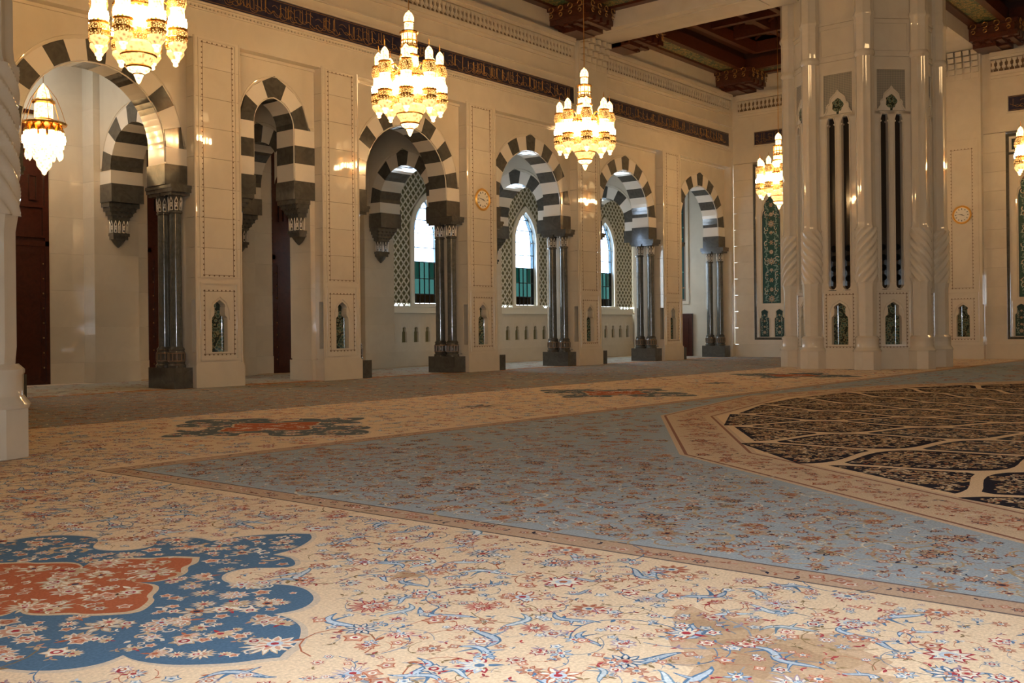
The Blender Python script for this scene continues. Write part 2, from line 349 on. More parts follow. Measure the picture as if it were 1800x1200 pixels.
def smooth(P, keep=62, it=2):
    for _ in range(it):
        n = len(P); out = []
        for i in range(n):
            a, b_, c = P[i-1], P[i], P[(i+1) % n]; u, v = b_-a, c-b_
            ang = abs(math.degrees(math.atan2(u[0]*v[1]-u[1]*v[0], u @ v)))
            if ang > keep: out.append(b_)
            else: out += [b_*.75+a*.25, b_*.75+c*.25]
        P = np.array(out)
    return P
QB, QO = smooth(quad(qb)), smooth(quad(qo))
def inpoly(P, x, y):
    r_ = np.zeros(len(x), bool); n = len(P)
    for i in range(n):
        x1, y1 = P[i]; x2, y2 = P[(i+1) % n]
        c = ((y1 > y) != (y2 > y)); r_ ^= c & (x < (x2-x1)*(y-y1)/((y2-y1) or 1e-9)+x1)
    return r_
RN = [12.65, 11.15, 9.75, 8.45, 7.25, 6.15, 5.2, 4.3]
CREAM, FIELD, GOLD_, BAND, RIM = (.74, .60, .43), (.35, .42, .48), (.62, .44, .25), (.30, .31, .30), (.62, .49, .35)
cp = Flat()
def rect(x0, x1, y0, y1, c, z): cp.polys([[(x0, y0), (x1, y0), (x1, y1), (x0, y1)]], c, z)
rect(-5.9, 48.5, -30, 33.5, CREAM, 0)
rect(-5.9, 46.5, 16.25, 24.0, BAND, .001); rect(-5.9, 46.5, 24.0, 24.55, (.42, .22, .10), .001); rect(-5.9, 46.5, 24.55, 29.3, (.50, .48, .40), .001)
rect(5.97, 60 if False else 46.5, -30, 10.4, FIELD, .001)
rect(5.70, 5.97, -30, 10.66, (.50, .37, .27), .0012); rect(5.70, 46.5, 10.4, 10.66, (.50, .37, .27), .0014)
for x in (5.70, 5.97): rect(x-.012, x+.012, -30, 10.66, (.16, .13, .13), .002)
for y in (10.4, 10.66): rect(5.7, 46.5, y-.012, y+.012, (.2, .15, .12), .0022)
rect(-5.9, 46.5, 16.2, 16.28, (.3, .2, .13), .002)
for R, c, z in ((13.82, (.60, .47, .34), .0014), (13.76, (.30, .16, .12), .0018), (13.72, RIM, .0022), (12.98, (.30, .16, .12), .0026), (12.94, (.60, .47, .34), .003), (12.88, (.74, .58, .39), .0034)):
    cp.polys([ngon(R)], c, z)
cells = []
for j in range(-1, 7):
    for k in range(36):
        th = 10*k+(0 if j % 2 else 5)
        ro = RN[j-1] if j > 0 else (13.95 if j == 0 else 15.2)
        rm = RN[j] if j >= 0 else 13.95
        ri = RN[j+1]
        if j == -1: ri = RN[0]
        T = np.linspace(-1, 1, 17); pts = []
        hw = .085
        rr = np.where(T > 0, rm+(ro-rm)*T, rm+(rm-ri)*T)
        wa = 5*(1+np.cos(PI*T))/2; wm = np.radians(wa)*rr-hw
        ok = wm > 0.01; rr, wm = rr[ok], wm[ok]
        lim = 12.80
        if j <= 0:
            ap = rad(CC[0]+rr*math.cos(math.radians(th)), CC[1]+rr*math.sin(math.radians(th)))[0]
            m = ap < lim
            rr, wm = rr[m], wm[m]
            if len(rr) < 2: continue
            sc_ = (rad(CC[0]+math.cos(math.radians(th)), CC[1]+math.sin(math.radians(th)))[0]); rtop = lim/sc_
            wt = np.interp(rtop, np.r_[rr, ro], np.r_[wm, 0.01]) if rtop < ro else .01
            if j == 0 and len(rr): wt = np.radians(5*(1+math.cos(PI*min(1, max(-1, (rtop-rm)/(rm-ri)))))/2)*rtop-hw; wt = max(wt, .01)
            if j == -1: continue
            rr = np.r_[rr, rtop]; wm = np.r_[wm, wt]
        da = wm/rr
        A = np.r_[np.radians(th)+da, (np.radians(th)-da)[::-1]]; Rr = np.r_[rr, rr[::-1]]
        P = np.c_[CC[0]+Rr*np.cos(A), CC[1]+Rr*np.sin(A)]
        col = (.020, .020, .034) if j <= 1 else ((.045, .05, .065) if j <= 3 else (.10, .10, .10))
        cells.append((P, j)); cp.polys([P[::-1] if 1 else P], col, .004)
# cells cut by the rim (half cells between the outer nodes)
for k in range(36):
    th = 10*k+5
    rr = np.linspace(RN[1]+.1, 12.6, 2)
for mx, my in MED:
    cp.polys([QB*1.025+(mx, my)], (.60, .52, .42), .0015); cp.polys([QB+(mx, my)], (.085, .165, .27) if my < 8 else (.12, .15, .17), .0022)
    cp.polys([QO*1.06+(mx, my)], (.60, .48, .34), .0028); cp.polys([QO+(mx, my)], (.42, .13, .065), .0034)
for mx in (14.85, 24.5, 34.2): cp.polys([star(8, .3, .75)*(1.0, .6)+(mx, 13.2)], (.2, .2, .19), .0022)
# worn brown stains in the pile
for sx, sy, sr in ((4.3, 2.1, .55), (4.55, 2.5, .3), (4.0, 1.7, .35), (4.4, 4.5, .12)):
    for q, cc in ((1.0, (.56, .41, .28)), (.75, (.50, .36, .23)), (.45, (.43, .30, .19))):
        a = np.linspace(0, 2*PI, 22, endpoint=False); rr = sr*q*(1+.3*np.sin(3*a+sx)+.2*np.sin(5*a+q*3)+.12*np.sin(9*a)); cp.polys([np.c_[sx+rr*np.cos(a), sy+rr*np.sin(a)*.8]], cc, .0014-q*.0006+sx*.0003)
def scatter(step, d0, d1, jit=.45):
    g = np.arange(-2, 50, step)
    X, Y = np.meshgrid(g, np.arange(-14, 31, step)); X = X.ravel(); Y = Y.ravel()
    X = X+rng.uniform(-jit, jit, len(X))*step; Y = Y+rng.uniform(-jit, jit, len(Y))*step
    px, py, dz = project(np.c_[X, Y, np.zeros(len(X))])
    k = (dz > d0) & (dz <= d1) & (px > -500) & (px < 2300) & (X < 46.3) & (Y < 29.2); return X[k], Y[k]
def zones(X, Y):
    R, A = rad(X, Y); z = np.zeros(len(X), int)       # 0 cream
    z[(X > 6.05) & (Y < 10.3)] = 1; z[(Y > 16.4) & (Y < 23.9)] = 2; z[Y > 24.6] = 2
    z[((X > 5.6) & (X < 6.07) & (Y < 10.8)) | ((X > 5.6) & (Y > 10.28) & (Y < 10.8))] = 9
    z[(R < 13.95) & (X > 5.97)] = 9; z[(R < 13.6) & (R > 13.1)] = 3; z[R < 12.85] = 9
    for mx, my in MED:
        n = (abs(X-mx) < 2.4) & (abs(Y-my) < 2.4); i = np.where(n)[0]
        if len(i) == 0: continue
        z[i[inpoly(QB*1.10+(mx, my), X[i], Y[i])]] = 9; z[i[inpoly(QB*.95+(mx, my), X[i], Y[i])]] = 4 if my < 8 else 5
        z[i[inpoly(QO*1.14+(mx, my), X[i], Y[i])]] = 9; z[i[inpoly(QO*.9+(mx, my), X[i], Y[i])]] = 6
    return z
def put(lib, X, Y, s0, s1, z, tint=None):
    t = rng.integers(0, len(lib), len(X)); S = rng.uniform(s0, s1, len(X)); R = rng.uniform(0, 2*PI, len(X))
    for i, p in enumerate(lib):
        k = t == i; cp.inst(p, X[k], Y[k], R[k], S[k], z, tint)
def layer(step, d0, d1, libs, s0, s1, z, tints={}):
    X, Y = scatter(step, d0, d1); Z = zones(X, Y)
    for zz, lib in libs.items(): k = Z == zz; put(lib, X[k], Y[k], s0, s1, z, tints.get(zz))
D1, D2, D3 = 13, 26, 62
dim = {1: (.80, .84, .84), 2: (.8, .78, .74), 3: (.9, .8, .75)}
layer(.62, 2, D2, {0: VINE, 1: FVINE, 2: FVINE}, .26, .46, .0036, dim)
layer(.33, 2, D1, {0: VINE, 1: FVINE}, .12, .26, .0042, dim)
layer(.56, 2, D1, {0: LEAF, 1: [LEAF[2]]+FBIG+FVINE[:2], 4: MEDB, 6: MEDB}, .09, .15, .005, dim)
layer(.50, 2, D1, {0: BIG, 1: FBIG, 4: MEDB, 6: MEDB, 3: FMID}, .07, .14, .0085, dim)
layer(.26, 2, D1, {0: MID, 1: FMID, 3: FMID, 4: MEDS, 6: MEDS}, .035, .075, .012, dim)
layer(.15, 2, D1, {0: SML, 1: FSML, 3: FSML, 4: MEDS, 6: MEDS}, .022, .05, .0155, dim)
rect_ = None
layer(.30, 2, D2, {1: [FVINE[0], FVINE[1], FVINE[2]], 2: FVINE}, .13, .24, .0044, (lambda d: {1: (.85, .85, .82), 2: (.85, .8, .75)})(0))
layer(.36, 2, D1, {4: MEDB, 6: MEDB}, .07, .13, .0065)
layer(.16, 2, D1, {1: FSML+FMID[:2], 3: FMID+FVINE[:2]}, .03, .06, .0118, dim)
layer(.18, 2, D2, {3: FMID+FSML+FVINE[:2]}, .05, .10, .0068, dim)
layer(.20, 2, D1, {4: MEDS+MEDB[:3], 6: MEDS}, .04, .085, .0105)
layer(.36, 2, D1, {0: VINE+LEAF, 1: FVINE}, .12, .2, .0046, dim)
layer(.17, 2, D1, {0: SML+MID}, .022, .055, .0135)
layer(.45, D1, D2, {0: LEAF+MID, 1: FBIG, 2: FBIG, 5: MEDB, 6: MEDB, 3: FMID}, .09, .17, .005, dim)
layer(.24, D1, D2, {0: MID+SML, 1: FMID+FVINE, 2: FMID+FSML, 3: FMID, 5: MEDS, 6: MEDS}, .045, .10, .009, dim)
layer(.40, D2, D3, {0: SML[:4], 1: FSML, 2: FSML, 3: FSML, 5: MEDS[1:2], 6: MEDS[1:2]}, .12, .24, .006, dim)
# dense scrolls inside the round medallion's cells
for st, lib, s0, s1, dd in ((.20, CURL, .08, .14, 24), (.12, CURL, .04, .075, 24), (.26, CURL[:3], .12, .17, 60)):
    g = np.arange(-13, 13, st); X, Y = np.meshgrid(g, g); X = X.ravel()+CC[0]+rng.uniform(-.4, .4, X.size)*st; Y = Y.ravel()+CC[1]+rng.uniform(-.4, .4, Y.size)*st
    px, py, dz = project(np.c_[X, Y, np.zeros(len(X))])
    k = (px < 2300) & (px > 600) & (dz > (24 if dd == 60 else 3)) & (dz < dd); X, Y = X[k], Y[k]
    m = np.zeros(len(X), bool)
    for P, j in cells:
        c = P.mean(0); Q = c+(P-c)*(1-.09/s1*.12) if False else c+(P-c)*.88
        i = np.where((abs(X-c[0]) < 2) & (abs(Y-c[1]) < 2) & ~m)[0]
        if len(i): m[i[inpoly(Q, X[i], Y[i])]] = True
    put(lib, X[m], Y[m], s0, s1, .006 if st >= .2 else .0085, (.95, .86, .72))
# border rosettes along the double line
for (a, b_, horiz) in ((-14, 10.5, 0), (6, 46, 1)):
    t = np.arange(a, b_, .075); off = rng.uniform(-.06, .06, len(t))
    X, Y = (5.835+off, t) if not horiz else (t, 10.53+off)
    px, py, dz = project(np.c_[X, Y, np.zeros(len(X))]); k = (dz > 2) & (px > -400) & (px < 2300)
    put(FMID+FSML, X[k], Y[k], .035, .075, .005, (.85, .8, .8))
carpet = cp.build('carpet', 'attr'); carpet.location.z = -.0036
tag(carpet, 'vast cream, red and blue floral woven carpet covering the whole hall floor', 'carpet')
#PART2
# ------------------------------------------------------------------ arches of striped voussoirs
def arch(name, label, a_in, a_out, z0, cuts, zs, zap, ztip, depth, n, loc, rz=0, group=None, rib=True):
    """local frame: x across the opening, y into the wall, z up; alternating dark and white pieces."""
    root = thing(name, label, 'arch', loc, rz, group)
    h = zap-zs; c = (h*h-a_in*a_in)/(2*a_in); R = a_in+c; tm = math.acos(c/R)
    wd = ztip-.12-zap; Ro = R+wd
    def inner(t): return (-c+R*math.cos(t), zs+R*math.sin(t))
    def outer(t):
        x = -c+Ro*math.cos(t); z = zs+Ro*math.sin(t)
        if x > a_out:
            z = zs+(a_out+c)*math.tan(t) if t > 0 else zs; x = a_out
        return (x, z)
    zz = [z0]+cuts+[zs]
    col = ['dark', 'white']
    def piece(poly, k, gray, dy=0):
        m = MB(); g = .006
        m.prism(poly, -(.012 if gray else 0), depth)
        m.build('voussoir', 'dark' if gray else 'white', root)
    nb = len(zz)-1
    for sgn in (1, -1):
        for i in range(nb):
            gray = (i % 2 == 0); xi = a_in-(.05 if i == 0 else 0)
            poly = [(sgn*xi, zz[i]+.003), (sgn*a_out, zz[i]+.003), (sgn*a_out, zz[i+1]), (sgn*xi, zz[i+1])]
            piece(poly if sgn > 0 else poly[::-1], i, gray)
        for k in range(n):
            gray = ((nb+k) % 2 == 0)
            t0, t1 = tm*k/(n+.5), tm*(k+1)/(n+.5)
            inn = [inner(t0+(t1-t0)*q/3) for q in range(4)]; out = [outer(t0+(t1-t0)*q/2) for q in ((0, 2) if gray else (0, 1, 2))]
            if not gray and out[0][0] >= a_out-1e-4 and out[-1][0] < a_out: out = [out[0], (a_out, max(out[0][1], min(out[1][1], out[2][1])))]+out[1:]
            poly = [(sgn*x, z) for x, z in inn[::-1]+out]
            piece(poly, k, gray)
    t0 = tm*n/(n+.5)
    inn = [inner(t0+(tm-t0)*q/2) for q in range(3)]; o0 = outer(t0)
    poly = [(x, z) for x, z in inn]+[(-x, z) for x, z in inn[::-1][1:]]+[(-o0[0], o0[1]), (0, ztip), (o0[0], o0[1])]
    piece(poly, n, True)
    if rib:                                        # raised band round the soffit
        m = MB(); path = [(a_in-.02, depth*.5, z0+.6)]+[(inner(tm*q/10)[0]-.02, depth*.5, inner(tm*q/10)[1]-.02) for q in range(11)]
        m.tube([(a_out if False else p[0], .03, p[2]) for p in path], .018, 5); m.tube([(-p[0], .03, p[2]) for p in path], .018, 5)
        o = m.build('edge_bead', 'white', root, smooth=True)
    root['_h'] = 1; del root['_h']
    return dict(c=c, R=R, Ro=Ro, zs=zs, tm=tm, a_out=a_out, ztip=ztip, root=root)
def spandrel(A, ztop, y0, y1, parent, loc, rz=0, xpad=0.0, name='spandrel_panel'):
    """the plain marble above the arch, cut to the curve of its outer edge"""
    m = MB(); c, Ro, zs, ao = A['c'], A['Ro'], A['zs'], A['a_out']; n = 22
    def zc(x):
        x = min(abs(x), ao); v = Ro*Ro-(x+c)**2; return zs+math.sqrt(max(v, 0))
    xs = np.linspace(-ao, ao, n+1)
    for a, b_ in zip(xs[:-1], xs[1:]):
        m.add([(a, y0, zc(a)), (b_, y0, zc(b_)), (b_, y0, ztop), (a, y0, ztop), (a, y1, zc(a)), (b_, y1, zc(b_)), (b_, y1, ztop), (a, y1, ztop)],
              [(0, 1, 2, 3), (7, 6, 5, 4), (4, 5, 1, 0)])
    m.tube([(ao*math.sin(t), y0+.005, zc(ao*math.sin(t))+.09+.02*0) for t in np.linspace(-PI/2*.98, PI/2*.98, 26)], .022, 5)
    return m.build(name, 'marble', parent, loc, rz)

# ------------------------------------------------------------------ keyhole niche plate (local: x, y into wall, z)
KEY = [(0, 1), (.60, 1), (.66, .97), (.70, .72), (.74, .66), (.86, .66), (.875, .74), (.91, .70), (.95, .45), (.98, .2), (1.0, .02)]
def keyplate(x0, x1, z0, z1, hw, hz0, hz1, depth, y0=0.0):
    m = MB(); H = hz1-hz0; y1 = y0+depth
    m.box(x0, x1, y0, y1, z0, hz0); m.box(x0, x1, y0, y1, hz1, z1)
    K = [(hz0+H*t, hw*w_) for t, w_ in KEY]
    for (za, wa), (zb, wb) in zip(K[:-1], K[1:]):
        for s in (1, -1):
            xe = x1 if s > 0 else x0
            v = [(s*wa, y0, za), (xe, y0, za), (xe, y0, zb), (s*wb, y0, zb), (s*wa, y1, za), (s*wb, y1, zb)]
            m.add(v, [(0, 1, 2, 3), (0, 3, 5, 4)] if s > 0 else [(3, 2, 1, 0), (4, 5, 3, 0)])
    return m
def keyniche(parent, cx, z0, z1, hw, hz0, hz1, x0, x1, y0=0.0, depth=.22, mk='marble_b'):
    g = epart('niche', parent, (cx, y0, 0)) if False else None
    keyplate(x0-cx, x1-cx, z0, z1, hw, hz0, hz1, depth).build('niche_surround', mk, parent, (cx, y0, 0))
    m = MB(); n = 10                                # concave mosaic lined back
    pts = [(-(hw+.04)*math.cos(PI*k/n), depth*.35+(hw*.75)*math.sin(PI*k/n)) for k in range(n+1)]
    vs = [(x, y, hz0-.02) for x, y in pts]+[(x, y, hz1+.02) for x, y in pts]
    m.add(vs, [(k, k+1, n+2+k, n+1+k) for k in range(n)]); m.add([(x, y, hz0) for x, y in pts], [tuple(range(n+1))])
    m.build('mosaic_niche', 'niche', parent, (cx, y0, 0), smooth=True)
    m = MB(); H = hz1-hz0                            # pointed hood moulding
    P = [(-hw*1.25, -.01, hz0+.62*H), (-hw*1.2, -.01, hz0+.8*H), (-hw*.85, -.01, hz0+.95*H), (0, -.01, hz1+.09), (hw*.85, -.01, hz0+.95*H), (hw*1.2, -.01, hz0+.8*H), (hw*1.25, -.01, hz0+.62*H)]
    m.tube(P, .016, 5); m.build('hood_moulding', 'marble', parent, (cx, y0, 0))
def dotted(m, x0, x1, z0, z1, step=.14, s=.018, y=-.004):
    """brown inlaid fillet with little pendants along it"""
    m.frame(x0, x1, z0, z1, .012, y, .01)
    def dot(x, z): m.box(x-s, x+s, y-.004, .01, z-s, z+s)
    nx = max(1, round((x1-x0)/step)); nz = max(1, round((z1-z0)/step))
    for i in range(nx+1): x = x0+(x1-x0)*i/nx; dot(x, z0-.015); dot(x, z1+.015)
    for i in range(nz+1): z = z0+(z1-z0)*i/nz; dot(x0-.015, z); dot(x1+.015, z)
    return m

# ------------------------------------------------------------------ the arcade wall on the left (wall_left), front face at y = 24
YF, YR, YB = 24.0, 24.38, 25.6
wl = struct(MB().box(-5, 47.2, YF+.02, YB, 9.5, 16.9).build('wall_left', 'marble', off=(22, 24.8, 0)))
OW = (22, 24.8, 0)
def wpart(mb, name, m, smooth=False):
    o = mb.build(name, m, wl, smooth=smooth); o.location = (-OW[0], -OW[1], 0); return o
PIERS = [(8.95, 10.6), (15.7, 17.15), (20.1, 21.53), (26.6, 28.14), (33.2, 34.75), (39.75, 41.3)]
for i, (x0, x1) in enumerate(PIERS):
    cx = (x0+x1)/2; hw = (x1-x0)/2
    p = wpart(MB().box(x0+.03, x1-.03, YF+.45, YB-.01, 0, 9.5), 'pier', 'marble')
    m = MB().box(-hw-.05, hw+.05, -.05, YB-YF, 0, .62); m.box(-hw-.025, hw+.025, -.025, .3, .62, .66)
    m.build('plinth', 'marble', p, (cx, YF, 0))
    keyniche(p, cx, .66, 2.98, .25, .96, 2.38, cx-hw, cx+hw, YF, .24)
    m = MB().box(-hw, -.5, .24, YB-YF, .66, 2.98).box(.5, hw, .24, YB-YF, .66, 2.98); m.build('stone_block', 'marble_b', p, (cx, YF, 0))
    z = 2.98
    while z < 9.45:                                 # courses of polished slabs with hairline joints
        z2 = min(z+.815, 9.5); MB().box(-hw, hw, 0, YB-YF, z+.004, z2-.004).build('stone_block', 'marble_b' if rng.random() < .5 else 'marble', p, (cx, YF, 0)); z = z2
    m = MB().frame(-hw+.12, hw-.12, .72, 2.86, .05, -.022, .03).frame(-hw+.12, hw-.12, 2.98, 9.46, .04, -.018, .03); m.build('panel_moulding', 'marble', p, (cx, YF, 0))
    m = dotted(MB(), -.47, .47, .9, 2.62, .13); dotted(m, -.47, .47, 3.05, 9.36, .145); m.build('inlaid_border', 'inlay', p, (cx, YF, 0))
    m = MB()
    for s in (-1, 1): m.lathe([(.035, .66), (.035, 9.5)], s*(hw-.01), .01, 8)
    m.build('corner_bead', 'marble', p, (cx, YF, 0), smooth=True)
# right-hand corner pier, left end wall mass
p = wpart(MB().box(46.25, 46.55, YF+.02, YB, 0, 9.5).box(46.22, 46.5, YF-.03, YB, 0, .62), 'pier', 'marble')
BAYS = [('w', 10.6, 15.7), ('n', 17.15, 20.1), ('w', 21.53, 26.6), ('w', 28.14, 33.2), ('w', 34.75, 39.75), ('w', 41.3, 46.25)]
AL = ['leftmost wide striped arch of dark and white marble, a lantern glowing inside it',
      'narrow striped arch of dark and white marble carried on dark brackets',
      'striped marble arch right of the narrow arch, behind the second large chandelier',
      'striped marble arch just right of the clock on the arcade wall',
      'striped marble arch under and right of the third chandelier, fifth from left',
      'rightmost striped arch of the arcade, nearest the far corner']
for i, (kd, x0, x1) in enumerate(BAYS):
    cx = (x0+x1)/2; ao = (x1-x0)/2
    if kd == 'w': A = arch('striped_arch', AL[i], ao-.63, ao, 5.45, [6.0], 6.45, 8.33, 8.98, .87, 6, (cx, YR, 0), 0, 'striped arches of the arcade')
    else: A = arch('striped_arch', AL[i], .74, ao, 5.45, [6.0, 6.52, 7.05], 7.55, 8.37, 8.98, .87, 2, (cx, YR, 0), 0, 'striped arches of the arcade')
    s = spandrel(A, 9.5, 0, .85, wl, (cx-OW[0], YR-OW[1], 0))
    # head and side mouldings of the recessed panel
    m = MB().box(x0, x1, YF+.02, YR, 9.44, 9.5); m.box(x0, x1, YR-.05, YR, 9.36, 9.44); wpart(m, 'panel_head', 'marble')
    if kd == 'n':
        for s_ in (-1, 1):
            a, b_ = sorted((cx+s_*1.3, cx+s_*ao)); z = 0
            for z2 in (.62, 1.7, 2.8, 3.9, 4.7, 5.45):
                wpart(MB().box(a, b_, YR+.02-(.04 if z == 0 else 0), YB-.3, z+.003, z2), 'stone_block', 'marble'); z = z2
    m = MB()
    for t in (0,): m.box(x0, x1, YB-.35, YB-.3, 9.0, 9.5)
# upper wall: inscription band, mouldings, pierced frieze, cornice
def script_strokes(m, x0, x1, z0, z1, y, seed):
    """flowing gilt calligraphic strokes: tall uprights, long sweeps and bowls"""
    R = random.Random(seed); H = z1-z0; x = x0
    def st(pts, r=.011): m.tube([(px, y, pz) for px, pz in pts], r, 3)
    while x < x1-.4:
        w_ = R.uniform(.28, .5)
        for k in range(R.randint(1, 3)):
            xx = x+R.uniform(0, w_); st([(xx, z0+H*.25), (xx+R.uniform(-.02, .02), z0+H*R.uniform(.75, .95))])
        yb = z0+H*R.uniform(.2, .4); st([(x+w_*t, yb+H*.16*math.sin(5*t+R.uniform(0, 2))*.8) for t in np.linspace(0, 1, 6)], .013)
        c_ = x+R.uniform(.1, .3); rr = H*R.uniform(.12, .2); a0 = R.uniform(2.5, 3.5)
        st([(c_+rr*1.3*math.cos(a0+t), yb-H*.02+rr*math.sin(a0+t)) for t in np.linspace(0, 3.2, 7)], .013)
        if R.random() < .7: yt = z0+H*R.uniform(.55, .8); st([(x+.6*w_*t, yt+H*.1*math.sin(3.5*t)) for t in np.linspace(0, 1, 5)], .011)
        x += w_*.8
    return m
def inscription(x0, x1, z0, z1, parent, loc, rz, seed, frame_=True):
    g = MB().box(x0, x1, -.03, .04, z0, z1).build('inscription_band', 'navy', parent, loc, rz)
    m = script_strokes(MB(), x0+.06, x1-.06, z0+.03, z1-.03, -.034, seed)
    m.box(x0+.03, x1-.03, -.036, -.02, z0+.03, z0+.042); m.box(x0+.03, x1-.03, -.036, -.02, z1-.042, z1-.03)
    stuff(m.build('gilt_calligraphy', 'goldp', g))
    if frame_: MB().frame(x0-.08, x1+.08, z0-.08, z1+.08, .06, -.05, .03).build('band_moulding', 'marble', g)
def frieze(x0, x1, z0, z1, parent, loc, rz):
    """cornice with a pierced crest of little lilies over a dark recess"""
    m = MB().box(x0, x1, -.22, .02, z1+.12, z1+.30); m.box(x0, x1, -.17, .02, z1, z1+.12); m.box(x0, x1, -.10, .02, z0-.14, z0-.02); m.box(x0, x1, -.05, .02, z0-.26, z0-.14)
    f = m.build('cornice', 'marble', parent, loc, rz)
    MB().box(x0, x1, -.03, .03, z0-.02, z1).build('dark_recess', 'inlay', f)
    m = MB(); n = int((x1-x0)/.21); H = z1-z0
    for i in range(n):
        c = x0+(i+.5)*(x1-x0)/n; hw = (x1-x0)/n/2
        P = [(-.9, 1), (-.75, .78), (-.35, .72), (-.42, .5), (-.8, .42), (-.5, .22), (-.12, .3), (-.1, 0), (.1, 0), (.12, .3), (.5, .22), (.8, .42), (.42, .5), (.35, .72), (.75, .78), (.9, 1)]
        m.prism([(c+hw*a, z0+H*b_) for a, b_ in P], -.10, -.02)
    m.box(x0, x1, -.10, -.02, z1-.02, z1); m.box(x0, x1, -.11, -.02, z0-.03, z0+.02)
    stuff(m.build('carved_lilies', 'marble', f))
for k, (a, b_) in enumerate(((0.6, 32.95), (35.15, 45.98))):
    inscription(a, b_, 10.46, 11.08, wl, (-OW[0], YF-OW[1], 0), 0, 3+k)
for k, (a, b_) in enumerate(((0.6, 32.9), (35.3, 46.1))):
    frieze(a, b_, 12.22, 12.72, wl, (-OW[0], YF-OW[1], 0), 0)
m = MB()
for x in np.arange(.5, 46, .12): m.box(x, x+.07, YF-.03, YF+.02, 10.26, 10.31)
m.box(.3, 46.3, YF-.02, YF+.02, 10.22, 10.26); m.box(.3, 46.3, YF-.04, YF+.02, 11.42, 11.47)
stuff(wpart(m, 'dentil_course', 'marble'))
# beam corbel pilaster on the wall between the two friezes
m = MB().box(33.15, 35.15, YF-.14, YF+.02, 10.3, 13.2)
for k in range(5):
    for j in range(5): m.box(33.2+.38*j+.02*k, 33.2+.38*j+.30, YF-.16-.08*k, YF-.1, 12.0+.24*k, 12.2+.24*k)
wpart(m, 'beam_corbel', 'marble')

# ------------------------------------------------------------------ coupled columns and hanging brackets
def inlaid_capital(m, mw, cx, cy, z0, z1, r, seg=8):
    m.lathe([(r*.86, z0), (r*.9, (z0+z1)/2), (r*1.25, z1)], cx, cy, 16)
    for k in range(seg):
        a = 2*PI*(k+.5)/seg; ca, sa = math.cos(a), math.sin(a); H = z1-z0
        for (u0, h0, u1, h1) in ((-.42, .05, -.42, .62), (-.42, .62, 0, .92), (0, .92, .42, .62), (.42, .62, .42, .05), (-.42, .05, .42, .05), (-.2, .25, .2, .55), (.2, .25, -.2, .55)):
            rr0, rr1 = r*(1.0+.14*h0)+.012, r*(1.0+.14*h1)+.012; s_ = r*.62
            mw.tube([(cx+ca*rr0-sa*u0*s_, cy+sa*rr0+ca*u0*s_, z0+H*h0), (cx+ca*rr1-sa*u1*s_, cy+sa*rr1+ca*u1*s_, z0+H*h1)], .011, 4)
def coupled(loc, label):
    """two polished dark shafts on one block, set one behind the other"""
    t = thing('coupled_column', label, 'column', loc, 0, 'coupled dark columns under the arches')
    MB().box(-.33, .33, -.05, 1.22, 0, .56).build('plinth_block', 'dark', t)
    for cy in (.36, .93):
        g = MB().lathe([(.24, .56), (.245, .62), (.21, .66), (.23, .72), (.225, .96), (.2, 1.0), (.215, 1.05), (.165, 1.12)], 0, cy, 20).build('base', 'dark', t, smooth=True)
        m = MB()
        for k in range(12):
            a = 2*PI*k/12; m.lathe([(.018, .74), (.018, .94)], .228*math.cos(a), cy+.228*math.sin(a), 4)
        m.lathe([(.232, .72), (.236, .735), (.232, .75)], 0, cy, 20); m.lathe([(.232, .93), (.236, .945), (.232, .96)], 0, cy, 20)
        m.build('inlaid_ring', 'inlay', g)
        MB().lathe([(.162, 1.12), (.158, 2.5), (.152, 4.72)], 0, cy, 24).build('shaft', 'darkc', t, smooth=True)
        m, mw = MB(), MB(); m.lathe([(.155, 4.70), (.185, 4.72), (.185, 4.76), (.155, 4.79)], 0, cy, 20); inlaid_capital(m, mw, 0, cy, 4.78, 5.18, .155)
        c = m.build('capital', 'dark', t, smooth=True); mw.build('white_inlay', 'white', c)
    m = MB().box(-.29, .29, .08, .60, 5.18, 5.26).box(-.29, .29, .67, 1.2, 5.18, 5.26).box(-.33, .33, -.0, 1.25, 5.26, 5.36).box(-.36, .36, -.02, 1.25, 5.36, 5.452)
    m.build('impost', 'dark', t); return t
def bracket(loc, rz, label, w_=.55, d=.5):
    """stepped dark marble bracket with inlaid drum and pendant, hanging off a wall behind it (local y=0 is the wall)"""
    t = thing('hanging_bracket', label, 'bracket', loc, rz, 'dark hanging brackets under the inner arches')
    m = MB(); 
    for k, (f, z) in enumerate(((1.0, 5.32), (.86, 5.20), (.72, 5.08), (.58, 4.96))):
        m.box(-w_*f, w_*f, -d*f, 0, z, z+.13)
        for j in range(5): xx = -w_*f+(j+.5)*2*w_*f/5; m.lathe([(.02, z-.05), (.07, z)], xx, -d*f+.06, 6)
    m.build('stepped_cap', 'dark', t)
    for s in (-1, 1):
        m, mw = MB(), MB(); inlaid_capital(m, mw, s*.135, -.17, 4.55, 4.96, .13); c = m.build('inlaid_drum', 'dark', t, smooth=True); mw.build('white_inlay', 'white', c)
    m = MB().box(-.27, .27, -.31, 0, 4.46, 4.55).box(-.24, .24, -.27, 0, 4.36, 4.46).lathe([(.02, 4.12), (.10, 4.2), (.16, 4.27), (.22, 4.36)], 0, -.1, 10)
    m.build('pendant', 'dark', t, smooth=False); return t
CLB = {0: ('left', 'right'), 2: ('left', 'right'), 3: ('left', 'right'), 4: ('left', 'right'), 5: ('left', 'right')}
WH_ = {0: 'leftmost wide arch', 2: 'arch behind the second large chandelier', 3: 'arch right of the first clock', 4: 'arch below and right of the third chandelier', 5: 'rightmost arch by the far corner'}
